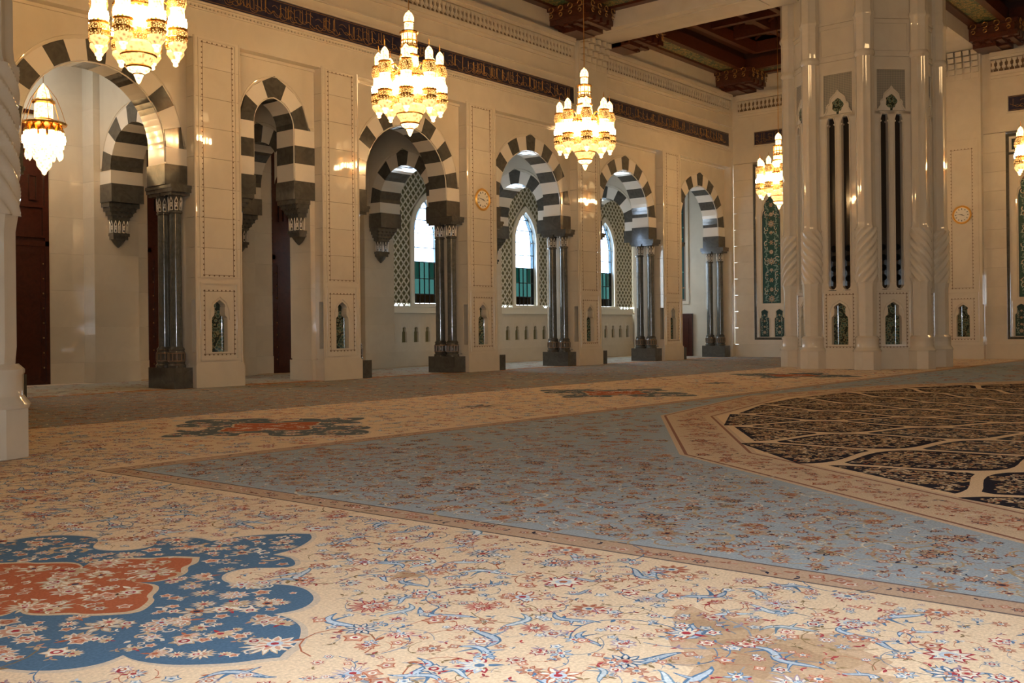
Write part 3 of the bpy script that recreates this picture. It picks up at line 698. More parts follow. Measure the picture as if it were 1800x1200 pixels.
for i, (kd, x0, x1) in enumerate(BAYS):
    if kd == 'w':
        for s_, x in (('left', x0+.27), ('right', x1-.27)): coupled((x, YF+.18, 0), f'paired dark marble columns on a black block, {s_} side of the {WH_[i]}')
    else:
        for s_, x, rz in (('left', (x0+x1)/2-1.3, PI/2), ('right', (x0+x1)/2+1.3, -PI/2)): bracket((x, YR+.44, 0), rz, f'dark stepped bracket under the {s_} foot of the narrow striped arch', .44, .56)

# ------------------------------------------------------------------ aisle behind the arcade
YP, YW = 29.35, 30.0
wa = struct(MB().box(-2, 49, YW, YW+.5, 8.6, 10.6).build('wall_back_aisle', 'marble', off=(22, 30, 0)))
wa.name = 'wall_aisle'
def apart(mb, name, m, smooth=False):
    o = mb.build(name, m, wa, smooth=smooth); o.location = (-22, -30, 0); return o
struct(MB().box(-2, 49, YB, YW+.5, 10.2, 10.5).build('ceiling', 'stone'))
TL = ['leftmost wide arch', 'narrow arch', 'arch behind the second large chandelier', 'arch right of the first clock', 'arch below the third chandelier', 'rightmost arch']
BL = {0: 'dark hanging bracket on the window side, behind the left edge pier', 1: 'large dark hanging bracket with white inlay seen inside the leftmost wide arch', 2: 'dark hanging bracket seen through the left half of the narrow arch',
      3: 'dark hanging bracket with white inlay left of the first stained glass window', 4: 'dark hanging bracket left of the second stained glass window', 5: 'small far dark bracket seen through the arch below the stone beam'}
TI = {1: 'inner striped cross arch seen through the leftmost wide arch', 2: 'inner striped cross arch glimpsed through the narrow arch', 3: 'inner striped cross arch left of the first stained window',
      4: 'inner striped cross arch left of the second stained window', 5: 'inner striped cross arch left of the rightmost arcade arch', 0: 'inner striped cross arch hidden behind the twisted pier at left'}
for i, (x0, x1) in enumerate(PIERS):
    cx = (x0+x1)/2; z = 0                           # wall pier on the window side
    for k, z2 in enumerate((.62, 1.7, 2.8, 3.9, 5.0, 6.1, 7.2, 8.3, 10.2)):
        e = .03 if k == 0 else 0
        apart(MB().box(x0-e, x1+e, YP-e, YW+.4, z+.003, z2), 'stone_block', 'marble_b' if k % 2 else 'marble'); z = z2
    A = arch('inner_arch', TI[i], 1.24, 1.86, 5.45, [6.0], 6.4, 7.66, 8.30, 1.05, 4, (cx-.52, 27.48, 0), -PI/2, 'striped cross arches of the aisle', rib=False)
    sp = spandrel(A, 10.2, 0, 1.05, wl, (cx-.52-OW[0], 27.48-OW[1], 0), -PI/2, name='cross_wall')
    bracket((cx, YP+.02, 0), 0, BL[i], .5, .5)
# back wall pieces between the wall piers
def doorway(x0, x1, zt, n, label_):
    """pointed timber door with carved upper panel and boss studs"""
    d = struct(MB().box(x0-.0, x1+.0, YW+.06, YW+.12, 0, zt).build(f'door_{n}', 'door', off=((x0+x1)/2, YW, 0))); cx = (x0+x1)/2; hw = (x1-x0)/2
    for s in (-1, 1):
        a, b_ = sorted((s*.01, s*(hw-.12)))
        lf = MB().box(a, b_, 0, .06, .05, 4.1).build('door_leaf', 'door', d)
        for (za, zb) in ((.25, 1.0), (1.15, 2.5), (2.65, 3.9)): MB().frame(a+.1, b_-.1, za, zb, .04, -.02, .01).build('raised_panel', 'door', lf)
        m = MB()
        for z in np.arange(.5, 4.0, .44):
            for x in (a+.06, b_-.06): m.lathe([(.001, -.035), (.02, -.02), (.028, 0)], 0, 0, 6); mm = m.v[-18:]; m.v[-18:] = [(x+p[0], p[2], z+p[1]) for p in mm]
        m.build('boss_studs', 'brass', lf)
        MB().box(s*.12-.03, s*.12+.03, -.08, -.02, 1.02, 1.16).build('door_handle', 'brass', lf)
    MB().box(-hw, hw, -.03, .07, 4.1, 4.25).build('transom', 'door', d)
    MB().frame(-hw+.12, hw-.12, 4.35, min(5.3, zt-1), .06, -.02, .07).build('raised_panel', 'door', d)
    m = MB()
    for k in range(max(3, int(hw*4))):
        c = -hw+.2+(k+.5)*(2*hw-.4)/max(3, int(hw*4)); m.frame(c-.12, c+.12, 5.45, 6.2, .035, -.02, .07)
    m.build('carved_band', 'door', d)
    m = MB().frame(-hw, hw, 0, zt, .12, -.03, .09); m.build('door_frame', 'door', d)
    # pointed head cut in the wall above
    A = dict(c=(2.0**2-hw*hw)/(2*hw) if hw < 2 else .1, zs=zt-2.0, a_out=hw); A['Ro'] = hw+A['c']
    m = MB(); xs = np.linspace(-hw, hw, 17)
    zc = lambda x: A['zs']+math.sqrt(max(A['Ro']**2-(abs(x)+A['c'])**2, 0))
    for a, b_ in zip(xs[:-1], xs[1:]): m.add([(cx+a, YW, zc(a)), (cx+b_, YW, zc(b_)), (cx+b_, YW, 8.6), (cx+a, YW, 8.6), (cx+a, YW+.3, zc(a)), (cx+b_, YW+.3, zc(b_))], [(0, 1, 2, 3), (4, 5, 1, 0)])
    apart(m, 'door_head', 'marble')
def plain(x0, x1, z0=0, z1=8.6, base=True):
    z = z0
    for k, z2 in enumerate([v for v in (.62, 1.7, 2.8, 3.9, 5.0, 6.1, 7.2, z1) if v > z0]):
        apart(MB().box(x0, x1, YW-(.03 if k == 0 and base else 0), YW+.3, z+.003, z2), 'stone_block', 'marble' if k % 2 else 'marble_b'); z = z2
D = [(11.75, 14.62, 8.1), (17.85, 19.45, 7.4), (22.75, 25.5, 8.1)]
doorway(*D[0], 1, ''); doorway(*D[1], 2, ''); doorway(*D[2], 3, '')
apart(MB().box(-5, 28.1, YW+.3, YW+.55, 0, 9), 'backing_wall', 'marble'); apart(MB().box(-5, 49, YW+.42, YW+.55, 0, 2.2), 'backing_wall', 'marble')
for i, (x0, x1) in enumerate(PIERS): apart(MB().box(x0+.05, x1-.05, YP+.05, YW+.38, 0, 10), 'pier_core', 'marble')
for a, b_ in ((5, 9.0), (10.6, 11.75), (14.62, 15.7), (17.15, 17.85), (19.45, 20.1), (21.53, 22.75), (25.5, 26.6)): plain(a, b_)

def window(cx, n):
    """lattice wall with a tall stained glass lancet, ledge and row of small niches"""
    x0, x1 = cx-2.55, cx+2.55
    w0, w1, zb, zsh, zt = cx-.98, cx+.98, 2.6, 5.55, 7.25
    wd = struct(MB().frame(-.98, .98, zb-.06, zsh, .02, .05, .1).build(f'window_{n}', 'lat', loc=(cx, YW, 0)))
    hw = .98
    def arc(hw, zs, h, n=8):
        c = (h*h-hw*hw)/(2*hw); R = hw+c; tm = math.acos(c/R); return [(-c+R*math.cos(tm*k/n), zs+R*math.sin(tm*k/n)) for k in range(n+1)]
    O, I = arc(.98, zsh, 1.7), arc(.78, zsh, 1.42)
    m = MB()
    for s in (1, -1):
        po = [(s*.98, zb)]+[(s*x, z) for x, z in O]; pi_ = [(s*.78, zb)]+[(s*x, z) for x, z in I]
        for k in range(len(po)-1):
            q = [po[k], po[k+1], pi_[k+1], pi_[k]]
            m.prism(q if s > 0 else q[::-1], -.04, .3)
    m.build('stone_surround', 'lat', wd)
    MB().box(-1.12, 1.12, -.12, .3, zb-.14, zb).build('window_sill', 'lat', wd)
    # panes, each a piece of glass
    Y = .16
    def pane(poly, mk): MB().prism(poly, Y, Y+.012).build('pane', mk, wd)
    def wx(z):                                     # half width of the opening
        if z <= zsh: return .78
        for (xa, za), (xb, zb_) in zip(I[:-1], I[1:]):
            if za <= z <= zb_: return xa+(xb-xa)*(z-za)/(zb_-za)
        return 0
    rows = [2.62, 3.0, 3.65, 4.35, 4.95, 5.55, 6.1, 6.6, 6.95]
    for a, b_ in zip(rows[:-1], rows[1:]):
        up_ = a >= 4.3; xo0, xo1 = wx(a), wx(b_); xi0, xi1 = max(xo0-.2, .05), max(xo1-.2, .02)
        for s in (1, -1):
            q = [(s*xi0, a), (s*xo0, a), (s*xo1, b_), (s*xi1, b_)]
            pane(q if s > 0 else q[::-1], 'gl_blue' if up_ else 'gl_green')
        ncol = 1 if up_ else 4
        for k in range(ncol):
            u0, u1 = -1+2*k/ncol, -1+2*(k+1)/ncol
            q = [(u0*xi0, a), (u1*xi0, a), (u1*xi1, b_), (u0*xi1, b_)]
            pane(q, 'gl_clear' if up_ else ('gl_amber' if a < 2.9 else ('gl_aqua' if (a < 3.4) or k in (1, 2) and a > 3.6 else 'gl_teal')))
    m = MB(); t = .016
    for z in rows[1:-1]: m.box(-wx(z), wx(z), Y-.02, Y+.03, z-t, z+t)
    for s in (1, -1):
        m.tube([(s*max(wx(z)-.2, .01), Y, z) for z in rows], .017, 4); m.tube([(s*(wx(z)-.01), Y, z) for z in rows+[6.96]], .02, 4)
    for k in (-1, 0, 1): m.box(k*.29-.013, k*.29+.013, Y-.02, Y+.03, zb, 4.35)
    m.tube([(0, Y, 6.95), (0, Y, 6.6)], .012, 4)
    m.tube([((.34+.05*math.cos(8*a))*math.sin(a)*(1), Y-.01, 5.55+(.52+.07*math.cos(8*a))*math.cos(a)) for a in np.linspace(0, 2*PI, 33)[:-1]], .013, 4, closed=True)
    m.tube([(x*.70, Y-.01, z) for x, z in [(-.78, 4.9)]+[(-a, b_-.22) for a, b_ in I]+[(a, b_-.22) for a, b_ in I[::-1]]+[(.78, 4.9)]], .012, 4)
    m.build('lead_lines', 'lead', wd)
    # lattice wall
    bk = MB()
    for s in (1, -1):
        po = [(.9, zb)]+[(x-.05, z) for x, z in O]
        for (xa, za), (xb, zb_) in zip(po[:-1], po[1:]):
            X = 2.58; q = [(cx+s*xa, za), (cx+s*X, za), (cx+s*X, zb_), (cx+s*xb, zb_)]
            if zb_ > za: bk.prism(q if s > 0 else q[::-1], YW+.035, YW+.3)
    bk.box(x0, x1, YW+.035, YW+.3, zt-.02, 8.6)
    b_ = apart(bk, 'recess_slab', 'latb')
    m = MB(); px, pz = .30, .345
    def inside(x, z): return abs(x) > .95 and z < zsh or z >= zsh and abs(x) > (np.interp(z, [p[1] for p in O], [p[0] for p in O]) if z < zt else -1)-.03
    nn = 0
    for fam in (1, -1):
        for k in range(-40, 60):
            seg = []; 
            for j in range(0, 90):
                x = -2.55+j*px/2*1.0; z = 2.5+(k*pz)+fam*(j*pz/2)
                if 2.5 <= z <= 8.5 and abs(x) <= 2.56 and inside(x, z): seg.append((x, z))
                else:
                    if len(seg) > 1: a, c = seg[0], seg[-1]; m.add(*bar(cx+a[0], a[1], cx+c[0], c[1], .024, YW-.0, YW+.04)); nn += 1
                    seg = []
            if len(seg) > 1: a, c = seg[0], seg[-1]; m.add(*bar(cx+a[0], a[1], cx+c[0], c[1], .024, YW-.0, YW+.04))
    # little rosettes in the meshes
    for i in range(0):
        for j in range(0):
            x, z = -2.55+px/2+i*px, 2.5+j*pz+(pz/2 if 0 else 0)
            if inside(x, z) and abs(x) < 2.5: m.prism([(cx+x+.045*math.cos(a), z+.055*math.sin(a)) for a in np.linspace(0, 2*PI, 5)[:-1]], YW+.06, YW+.1)
    stuff(apart(m, 'lattice_screen', 'lat'))
    apart(MB().box(x0, x1, YW-.03, YW+.3, 2.42, 2.5), 'dado_rail', 'lat'); apart(MB().box(x0, x1, YW-.22, YW+.3, 2.2, 2.28).box(x0, x1, YW-.05, YW+.3, 2.28, 2.42), 'ledge', 'lat')
    # dado with the small niches
    xs = [cx+.68*k for k in (-3, -2, -1, 0, 1, 2, 3)]; z0, z1 = 1.0, 1.64
    for k, xc in enumerate(xs):
        a, b2 = (x0 if k == 0 else xc-.34), (x1 if k == 6 else xc+.34)
        m = keyplate(a-xc, b2-xc, .62, 2.2, .135, z0, z1, .1); q = apart(m, 'niche_slab', 'marble_b'); q.location = (xc-22, YW-30, 0)
        m = MB().frame(-.17, .17, .96, 1.78, .012, -.008, .004); q = apart(m, 'niche_moulding', 'marble'); q.location = (xc-22, YW-30, 0)
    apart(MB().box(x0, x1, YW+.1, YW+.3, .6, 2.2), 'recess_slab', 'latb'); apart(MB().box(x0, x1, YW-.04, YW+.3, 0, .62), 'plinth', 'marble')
    # daylight entering through the glass
    d = bpy.data.lights.new('window_daylight', 'AREA'); d.shape = 'RECTANGLE'; d.size = 1.6; d.size_y = 3.2; d.energy = 150; d.color = (.80, .92, 1.0)
    o = bpy.data.objects.new('window_daylight', d); COL.objects.link(o); o.location = (cx, YW-.02, 4.2); o.rotation_euler = (-PI/2, 0, 0)
def bar(xa, za, xb, zb, t, y0, y1):
    dx, dz = xb-xa, zb-za; l = math.hypot(dx, dz); nx, nz = -dz/l*t, dx/l*t
    P = [(xa+nx, za+nz), (xa-nx, za-nz), (xb-nx, zb-nz), (xb+nx, zb+nz)]
    mb = MB().prism(P, y0, y1); return mb.v, mb.f
for n, c in enumerate((30.68, 37.28, 43.85)): window(c, n+1)
#PART3
# aisle end wall with its small door and mosaic panel
we = struct(MB().box(46.55, 47.2, YB, 30.4, 0, 10.4).build('wall_aisle_end', 'marble', off=(46.55, 28, 0)))
def mosaic(name, x0, x1, z0, z1, parent, loc, rz=0, seed=1, outline=None, base=(.028, .075, .065)):
    """vertical glazed tile panel: mirrored scrolls, rosettes and lilies; local x across, z up"""
    s = rng.bit_generator.state; f = Flat(1.0)
    P = outline or [(x0, z0), (x1, z0), (x1, z1), (x0, z1)]
    f.polys([P], (.02, .035, .05), 0); cx = (x0+x1)/2; hw = (x1-x0)/2; zs_ = .02
    f.polys([[(cx+(x-cx)*.93, z0+(z-z0)*.985+.01) for x, z in P]], base, .001)
    r = np.random.default_rng(seed)
    pale, brown, lt = (.36, .42, .36), (.30, .15, .06), (.52, .46, .36)
    sc = [sazleaf(pale, (.10, .24, .20)), sazleaf(pale, (.10, .24, .20), -1), curl(pale, brown), curl(lt, (.12, .3, .24))]
    fl = [petals(8, lt, brown, lt, (.05, .1, .1)), rosette(8, brown, lt, brown, lt), petals(6, (.42, .22, .08), lt, brown, pale), palmette(lt, pale, brown, lt)]
    z = z0+.22; k = 0; stp = min(.34, hw*.85)
    while z < z1-.18:
        f.inst(fl[k % 4], [cx], [z], [0], [hw*(.42 if k % 4 == 0 else .28)], .004+.001*(k % 2)); k += 1; z += stp*1.35
    z = z0+.12; k = 0
    while z < z1-.2:
        for s_ in (1, -1):
            a = r.uniform(.3, 2.8); rr = hw*r.uniform(.24, .34); xx = hw*r.uniform(.45, .62)
            p = sc[k % 4]; V = p[0].copy(); LI = p[1].copy()
            f.inst(p if s_ > 0 else sc[(k ^ 1) % 4 if k % 4 < 2 else k % 4], [cx+s_*xx], [z], [a if s_ > 0 else PI-a], [rr], .002)
        k += 1; z += stp*.55
    rng.bit_generator.state = s
    o = f.build(name, 'tile', parent); o.location = loc; o.rotation_euler = (PI/2, 0, rz); return o
we_l = lambda Y: -(Y-28)
g = MB().frame(-1.0, .98, 2.7, 8.9, .16, -.06, .02).build('panel_surround', 'marble', we, (0, -.4, 0), -PI/2)
MB().frame(-.84, .82, 2.86, 8.74, .09, -.05, .0).build('dark_frame', 'inlay', we, (0, -.4, 0), -PI/2)
mosaic('mosaic_panel', -.75, .73, 2.95, 8.65, we, (-.02, -.4, 0), -PI/2, 5)
d = struct(MB().box(-.6, .6, -.07, .02, 0, 2.13).frame(-.66, .66, -.05, 2.2, .06, -.1, .02).build('door_4', 'door', None, (46.5, 27.05, 0), -PI/2))
MB().frame(-.45, .45, .2, 1.0, .05, -.1, -.06).frame(-.45, .45, 1.15, 1.95, .05, -.1, -.06).build('raised_panel', 'door', d)

# ------------------------------------------------------------------ far wall, facing the camera's right (local x = -Y, y into the wall)
wf = struct(MB().box(-24.05, 31.2, .45, 1.0, 0, 16.95).build('wall_far', 'marble', None, (46.5, 0, 0), -PI/2))
def niche_bay(c, seed):
    """tall recessed bay: dark fillet, mosaic under a multifoil head, two small mosaic niches below"""
    m = MB().box(c-.90, c+.90, .10, .46, .84, 9.5)
    g = m.build('recess_panel', 'marble_b', wf)
    MB().frame(c-.92, c+.92, .84, 9.5, .11, .02, .14).box(c-.85, c+.85, .02, .14, 8.62, 8.71).build('dark_frame', 'dark', g)
    hw = .47; zt = 8.25; zb = 2.62
    out = [(c-hw, zb), (c+hw, zb), (c+hw, 6.9), (c+hw*.92, 7.1), (c+hw*.75, 7.2), (c+hw*.80, 7.42), (c+hw*.62, 7.62), (c+hw*.3, 7.75), (c+hw*.18, 7.98), (c, zt),
           (c-hw*.18, 7.98), (c-hw*.3, 7.75), (c-hw*.62, 7.62), (c-hw*.80, 7.42), (c-hw*.75, 7.2), (c-hw*.92, 7.1), (c-hw, 6.9)]
    mosaic('mosaic_panel', c-hw, c+hw, zb, zt-.3, g, (0, .095, 0), 0, seed, outline=out)
    m = MB(); m.tube([(c+(x-c)*1.13, .08, z if z < 7 else z+.07) for x, z in out[1:]+[out[0]]], .032, 5); m.build('multifoil_moulding', 'marble', g)
    m = MB().frame(c-.79, c+.79, 8.75, 9.36, .05, .05, .12).build('tile_frame', 'lat', g)
    mosaic('mosaic_tile', c-.70, c+.70, 8.83, 9.28, g, (0, .09, 0), 0, seed+3, base=(.06, .05, .04))
    for s_ in (-1, 1):
        hz0, hz1, h2 = .98, 2.35, .24; q = [(c+s_*.39+x*h2, hz0+(hz1-hz0)*t) for t, x in KEY]+[(c+s_*.39-x*h2, hz0+(hz1-hz0)*t) for t, x in KEY[::-1]]
        mosaic('mosaic_niche', c+s_*.39-h2, c+s_*.39+h2, hz0, hz1-.1, g, (0, .095, 0), 0, seed+7+s_, outline=q, base=(.03, .06, .06))
        m = MB().tube([(x if False else c+s_*.39+(x-c-s_*.39)*1.2, .085, z) for x, z in q], .02, 5); m.build('hood_moulding', 'marble', g)
    MB().frame(c-.78, c+.78, .9, 2.5, .04, .06, .12).build('tile_frame', 'marble', g)
def wall_courses(x0, x1, z0, z1, y0=0.0, y1=.46):
    z = z0; k = 0
    while z < z1-.05:
        z2 = min(z1, z+.815 if z > 0 else .62); MB().box(x0, x1, y0-(.03 if z == 0 else 0), y1, z+.003, z2-.003).build('stone_block', 'marble_b' if k % 2 else 'marble', wf); z = z2; k += 1
for a, b_ in ((-24.0, -22.95), (-21.1, -17.5), (-17.5, -13.8), (-12.3, -11.36), (-9.5, -6), (-6, 6)): wall_courses(a, b_, 0, 9.6)
for a, b_ in ((-22.95, -21.1), (-11.36, -9.5)): wall_courses(a, b_, 0, .84)
MB().box(-24.05, 6, 0, .46, 9.6, 16.95).build('upper_wall', 'marble', wf); MB().box(-30.4, -24.0, .1, .9, 9.5, 16.95).build('upper_wall', 'marble', wf)
niche_bay(-22.05, 11); niche_bay(-10.44, 12)
inscription(-22.82, -21.12, 10.44, 11.06, wf, (0, 0, 0), 0, 21); inscription(-11.22, -9.5, 10.44, 11.06, wf, (0, 0, 0), 0, 22)
frieze(-23.7, -14.3, 12.15, 12.68, wf, (0, 0, 0), 0); frieze(-11.9, -2, 12.15, 12.68, wf, (0, 0, 0), 0)
p = MB().box(-13.85, -12.25, -.3, .3, 2.98, 13.2).build('pilaster', 'marble', wf)
cx = -13.05
m = MB().box(cx-.84, cx+.84, -.35, .3, 0, .62); m.box(cx-.8, cx-.5, -.06, .3, .62, 2.98); m.box(cx+.5, cx+.8, -.06, .3, .62, 2.98); m.build('plinth', 'marble', p)
keyniche(p, cx, .62, 2.98, .27, .96, 2.34, cx-.8, cx+.8, -.3, .24)
MB().frame(cx-.65, cx+.65, .72, 2.86, .05, -.32, -.28).frame(cx-.68, cx+.68, 2.98, 9.46, .04, -.32, -.28).build('panel_moulding', 'marble', p)
m = MB(); dotted(m, cx-.45, cx+.45, .86, 2.58, .13, y=-.304); dotted(m, cx-.42, cx+.42, 3.05, 9.0, .145, y=-.304); m.build('inlaid_border', 'inlay', p)
m = MB()
for k in range(5):
    for j in range(5): m.box(cx-.78+.32*j, cx-.78+.32*j+.24, -.32-.07*k, -.28, 12.0+.24*k, 12.2+.24*k)
m.build('beam_corbel', 'marble', p)

# ------------------------------------------------------------------ rest of the hall shell
struct(MB().box(-6, 48, -31.4, -31, 0, 17).build('wall_right', 'marble'))
m = MB().box(-3, -2, -31, -3.3, 0, 17).box(-3, -2, .1, 30.4, 0, 17).box(-3, -2, -3.3, .1, 5.8, 17); struct(m.build('wall_back', 'marble'))  # unseen wall; its doorway gap is added for the entrance fill light
struct(MB().box(-6, 48, -31.4, 25, 16.9, 17.2).build('ceiling', 'ceil'))
b1 = struct(MB().box(33.2, 35.1, 15.4, 24, 13.2, 16.9).build('trim_1', 'stone', off=(34, 20, 13.2)))
MB().box(33.6, 34.7, 16.4, 23.4, 13.17, 13.21).box(33.17, 33.2, 15.6, 24, 14.7, 14.85).build('beam_moulding', 'stone', b1, (-34, -20, -13.2))
b2 = struct(MB().box(38.6, 46.5, 12.3, 13.8, 13.2, 16.9).build('trim_2', 'stone', off=(43, 13, 13.2)))
m = MB()
for k in range(6): m.prism([(38.9, 12.0), (39.05+.12*k, 12.1+.2*k), (39.05+.12*k, 12.3+.2*k), (38.9, 12.3+.2*k)], 12.4, 13.7)
m.build('beam_haunch', 'stone', b2, (-43, -13, -13.2))
struct(MB().box(4.5, 33.2, 12.3, 14.9, 15.6, 16.9).build('trim_3', 'stone'))
struct(MB().box(33.8, 36.0, -20, 11.0, 15.6, 16.9).build('trim_4', 'stone'))
# timber coffer bays with painted soffit strips and corner bracket clusters
def coffer(x0, x1, y0, y1, label, corners, z=13.82):
    t = thing('timber_ceiling', label, 'ceiling', ((x0+x1)/2, (y0+y1)/2, z), 0, 'carved timber ceilings between the stone beams')
    hx, hy = (x1-x0)/2, (y1-y0)/2
    def fr(i0, i1, za, zb, nm, mk, par=t):           # frame between insets i0 and i1
        m = MB(); a, b_ = hx-i0, hy-i0; c, d_ = hx-i1, hy-i1
        m.box(-a, a, -b_, -d_, za, zb).box(-a, a, d_, b_, za, zb).box(-a, -c, -d_, d_, za, zb).box(c, a, -d_, d_, za, zb); return m.build(nm, mk, par)
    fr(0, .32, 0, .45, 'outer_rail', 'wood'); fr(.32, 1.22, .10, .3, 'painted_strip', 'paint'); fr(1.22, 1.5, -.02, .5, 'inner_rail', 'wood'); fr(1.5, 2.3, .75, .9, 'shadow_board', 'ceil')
    fr(2.3, 2.55, .45, .95, 'coffer_rail', 'wood'); fr(1.22, 1.30, .5, 1.3, 'riser', 'ceil')
    MB().box(-hx, hx, -hy, hy, 1.5, 1.7).build('ceiling_board', 'ceil', t)
    nx = max(2, round((2*hx-5.1)/2.2)); ny = max(2, round((2*hy-5.1)/2.2)); ax, ay = hx-2.55, hy-2.55
    for i in range(1, nx): x = -ax+2*ax*i/nx; MB().box(x-.14, x+.14, -ay, ay, .6, 1.2).build('cross_beam', 'wood', t)
    for j in range(1, ny): y = -ay+2*ay*j/ny; MB().box(-ax, ax, y-.14, y+.14, .7, 1.3).build('cross_beam', 'wood', t)
    for i in range(nx):
        for j in range(ny):
            x, y = -ax+2*ax*(i+.5)/nx, -ay+2*ay*(j+.5)/ny; r = min(ax/nx, ay/ny)*.9; m = MB()
            for q in range(4):
                a = PI/4+q*PI/2; m.tube([(x+.25*r*math.cos(a), y+.25*r*math.sin(a), .95), (x+1.2*r*math.cos(a), y+1.2*r*math.sin(a), .95)], .07, 4)
            m.build('diagonal_rib', 'wood', t)
            MB().tube([(x+r*.42*(1+.25*math.cos(8*a))*math.cos(a), y+r*.42*(1+.25*math.cos(8*a))*math.sin(a), 1.4) for a in np.linspace(0, 2*PI, 25)[:-1]], .05, 4, closed=True).build('gilded_star', 'goldp', t)
    for sx, sy in corners:
        m = MB(); X, Y = sx*hx, sy*hy
        def bx(u0, u1, v0, v1, a, b_): m.box(*sorted((X-sx*u0, X-sx*u1)), *sorted((Y-sy*v0, Y-sy*v1)), a, b_)
        bx(0, 1.9, 0, 1.9, -.12, .02); bx(0, 1.75, 0, 1.75, -.42, -.12)
        for k in range(4): bx(.1+.45*k, .38+.45*k, 0, 1.85, -.62, -.42); bx(0, 1.6, .12+.45*k, .34+.45*k, -.7, -.5)
        bx(0, 1.2, 0, .9, -.82, -.62); bx(0, .8, 0, 1.3, -.78, -.6)
        c_ = m.build('corner_bracket', 'wood', t); m = MB()
        for k in range(4):
            for (uu, vv, ax_) in ((.22+.45*k, 1.93, 0), (1.93, .22+.45*k, 1)):
                px_, py_ = X-sx*uu, Y-sy*vv
                for (rr, zz) in ((.11, -.08), (.07, -.32)):
                    m.tube([(px_+(rr*math.cos(a) if ax_ == 0 else 0), py_+(rr*math.cos(a) if ax_ else 0), zz+rr*math.sin(a)) for a in np.linspace(0, 5.3, 8)], .022, 4)
        m.build('gilt_scrolls', 'goldp', c_)
    return t
coffer(35.1, 46.5, 15.6, 24.0, 'carved timber ceiling bay beyond the stone beam, left of the big pier', ((1, 1), (-1, 1)))
coffer(14.2, 33.2, 14.9, 24.0, 'carved timber ceiling bay this side of the stone beam, top centre', ((1, 1),))
coffer(36.0, 46.5, 1.0, 12.3, 'carved timber ceiling bay in the top right corner, right of the big pier', ((1, 1),))

# ------------------------------------------------------------------ clustered piers
def engaged(parent, ang, twist):
    R = 2.5; x, y = R*math.cos(ang), R*math.sin(ang)
    c = MB().lathe([(.335, 4.78), (.30, 4.86), (.29, 5.0), (.29, 10.55)], 0, 0, 32, ripple=(8, .07, 0)).build('engaged_column', 'marble', parent, (x, y, 0), smooth=True)
    MB().lathe([(.46, 0), (.46, .60)], 0, 0, 8, a0=ang+PI/8).build('plinth', 'marble', c)
    MB().lathe([(.46, .60), (.47, .64), (.40, .74), (.385, .76), (.385, 1.0), (.40, 1.03), (.40, 1.07), (.33, 1.14)], 0, 0, 16, a0=ang+PI/8).build('base', 'marble', c, smooth=True)
    MB().lathe([(.28, 1.12), (.30, 1.35), (.30, 2.75), (.33, 2.95)], 0, 0, 32, ripple=(8, .05, 0)).build('lower_shaft', 'marble_b', c, smooth=True)
    n = 48; MB().lathe([(.345, 2.95+1.83*k/n) for k in range(n+1)], 0, 0, 64, ripple=(8, .10, twist*21)).build('twisted_band', 'marble_b', c, smooth=True)
    MB().lathe([(.29, 10.55), (.34, 10.62), (.34, 10.70), (.30, 10.78)], 0, 0, 24).build('ring', 'marble', c, smooth=True)
    MB().lathe([(.30, 10.78), (.30, 11.85), (.35, 11.92), (.35, 12.0), (.31, 12.1), (.31, 16.9)], 0, 0, 24, ripple=(8, .06, 0)).build('upper_shaft', 'marble_b', c, smooth=True)
MT['hatch'] = mat('hatched_tile_panel', (.30, .27, .22), .4)
nt = MT['hatch'].node_tree; N = nt.nodes; L = nt.links; tc = N.new('ShaderNodeTexCoord'); ck = N.new('ShaderNodeTexChecker'); ck.inputs['Scale'].default_value = 24
ck.inputs['Color1'].default_value = (.32, .29, .23, 1); ck.inputs['Color2'].default_value = (.19, .18, .15, 1)
mp = N.new('ShaderNodeMapping'); mp.inputs['Rotation'].default_value = (0, PI/4, 0); L.new(tc.outputs['Object'], mp.inputs[0]); L.new(mp.outputs[0], ck.inputs['Vector']); L.new(ck.outputs['Color'], N['Principled BSDF'].inputs['Base Color'])
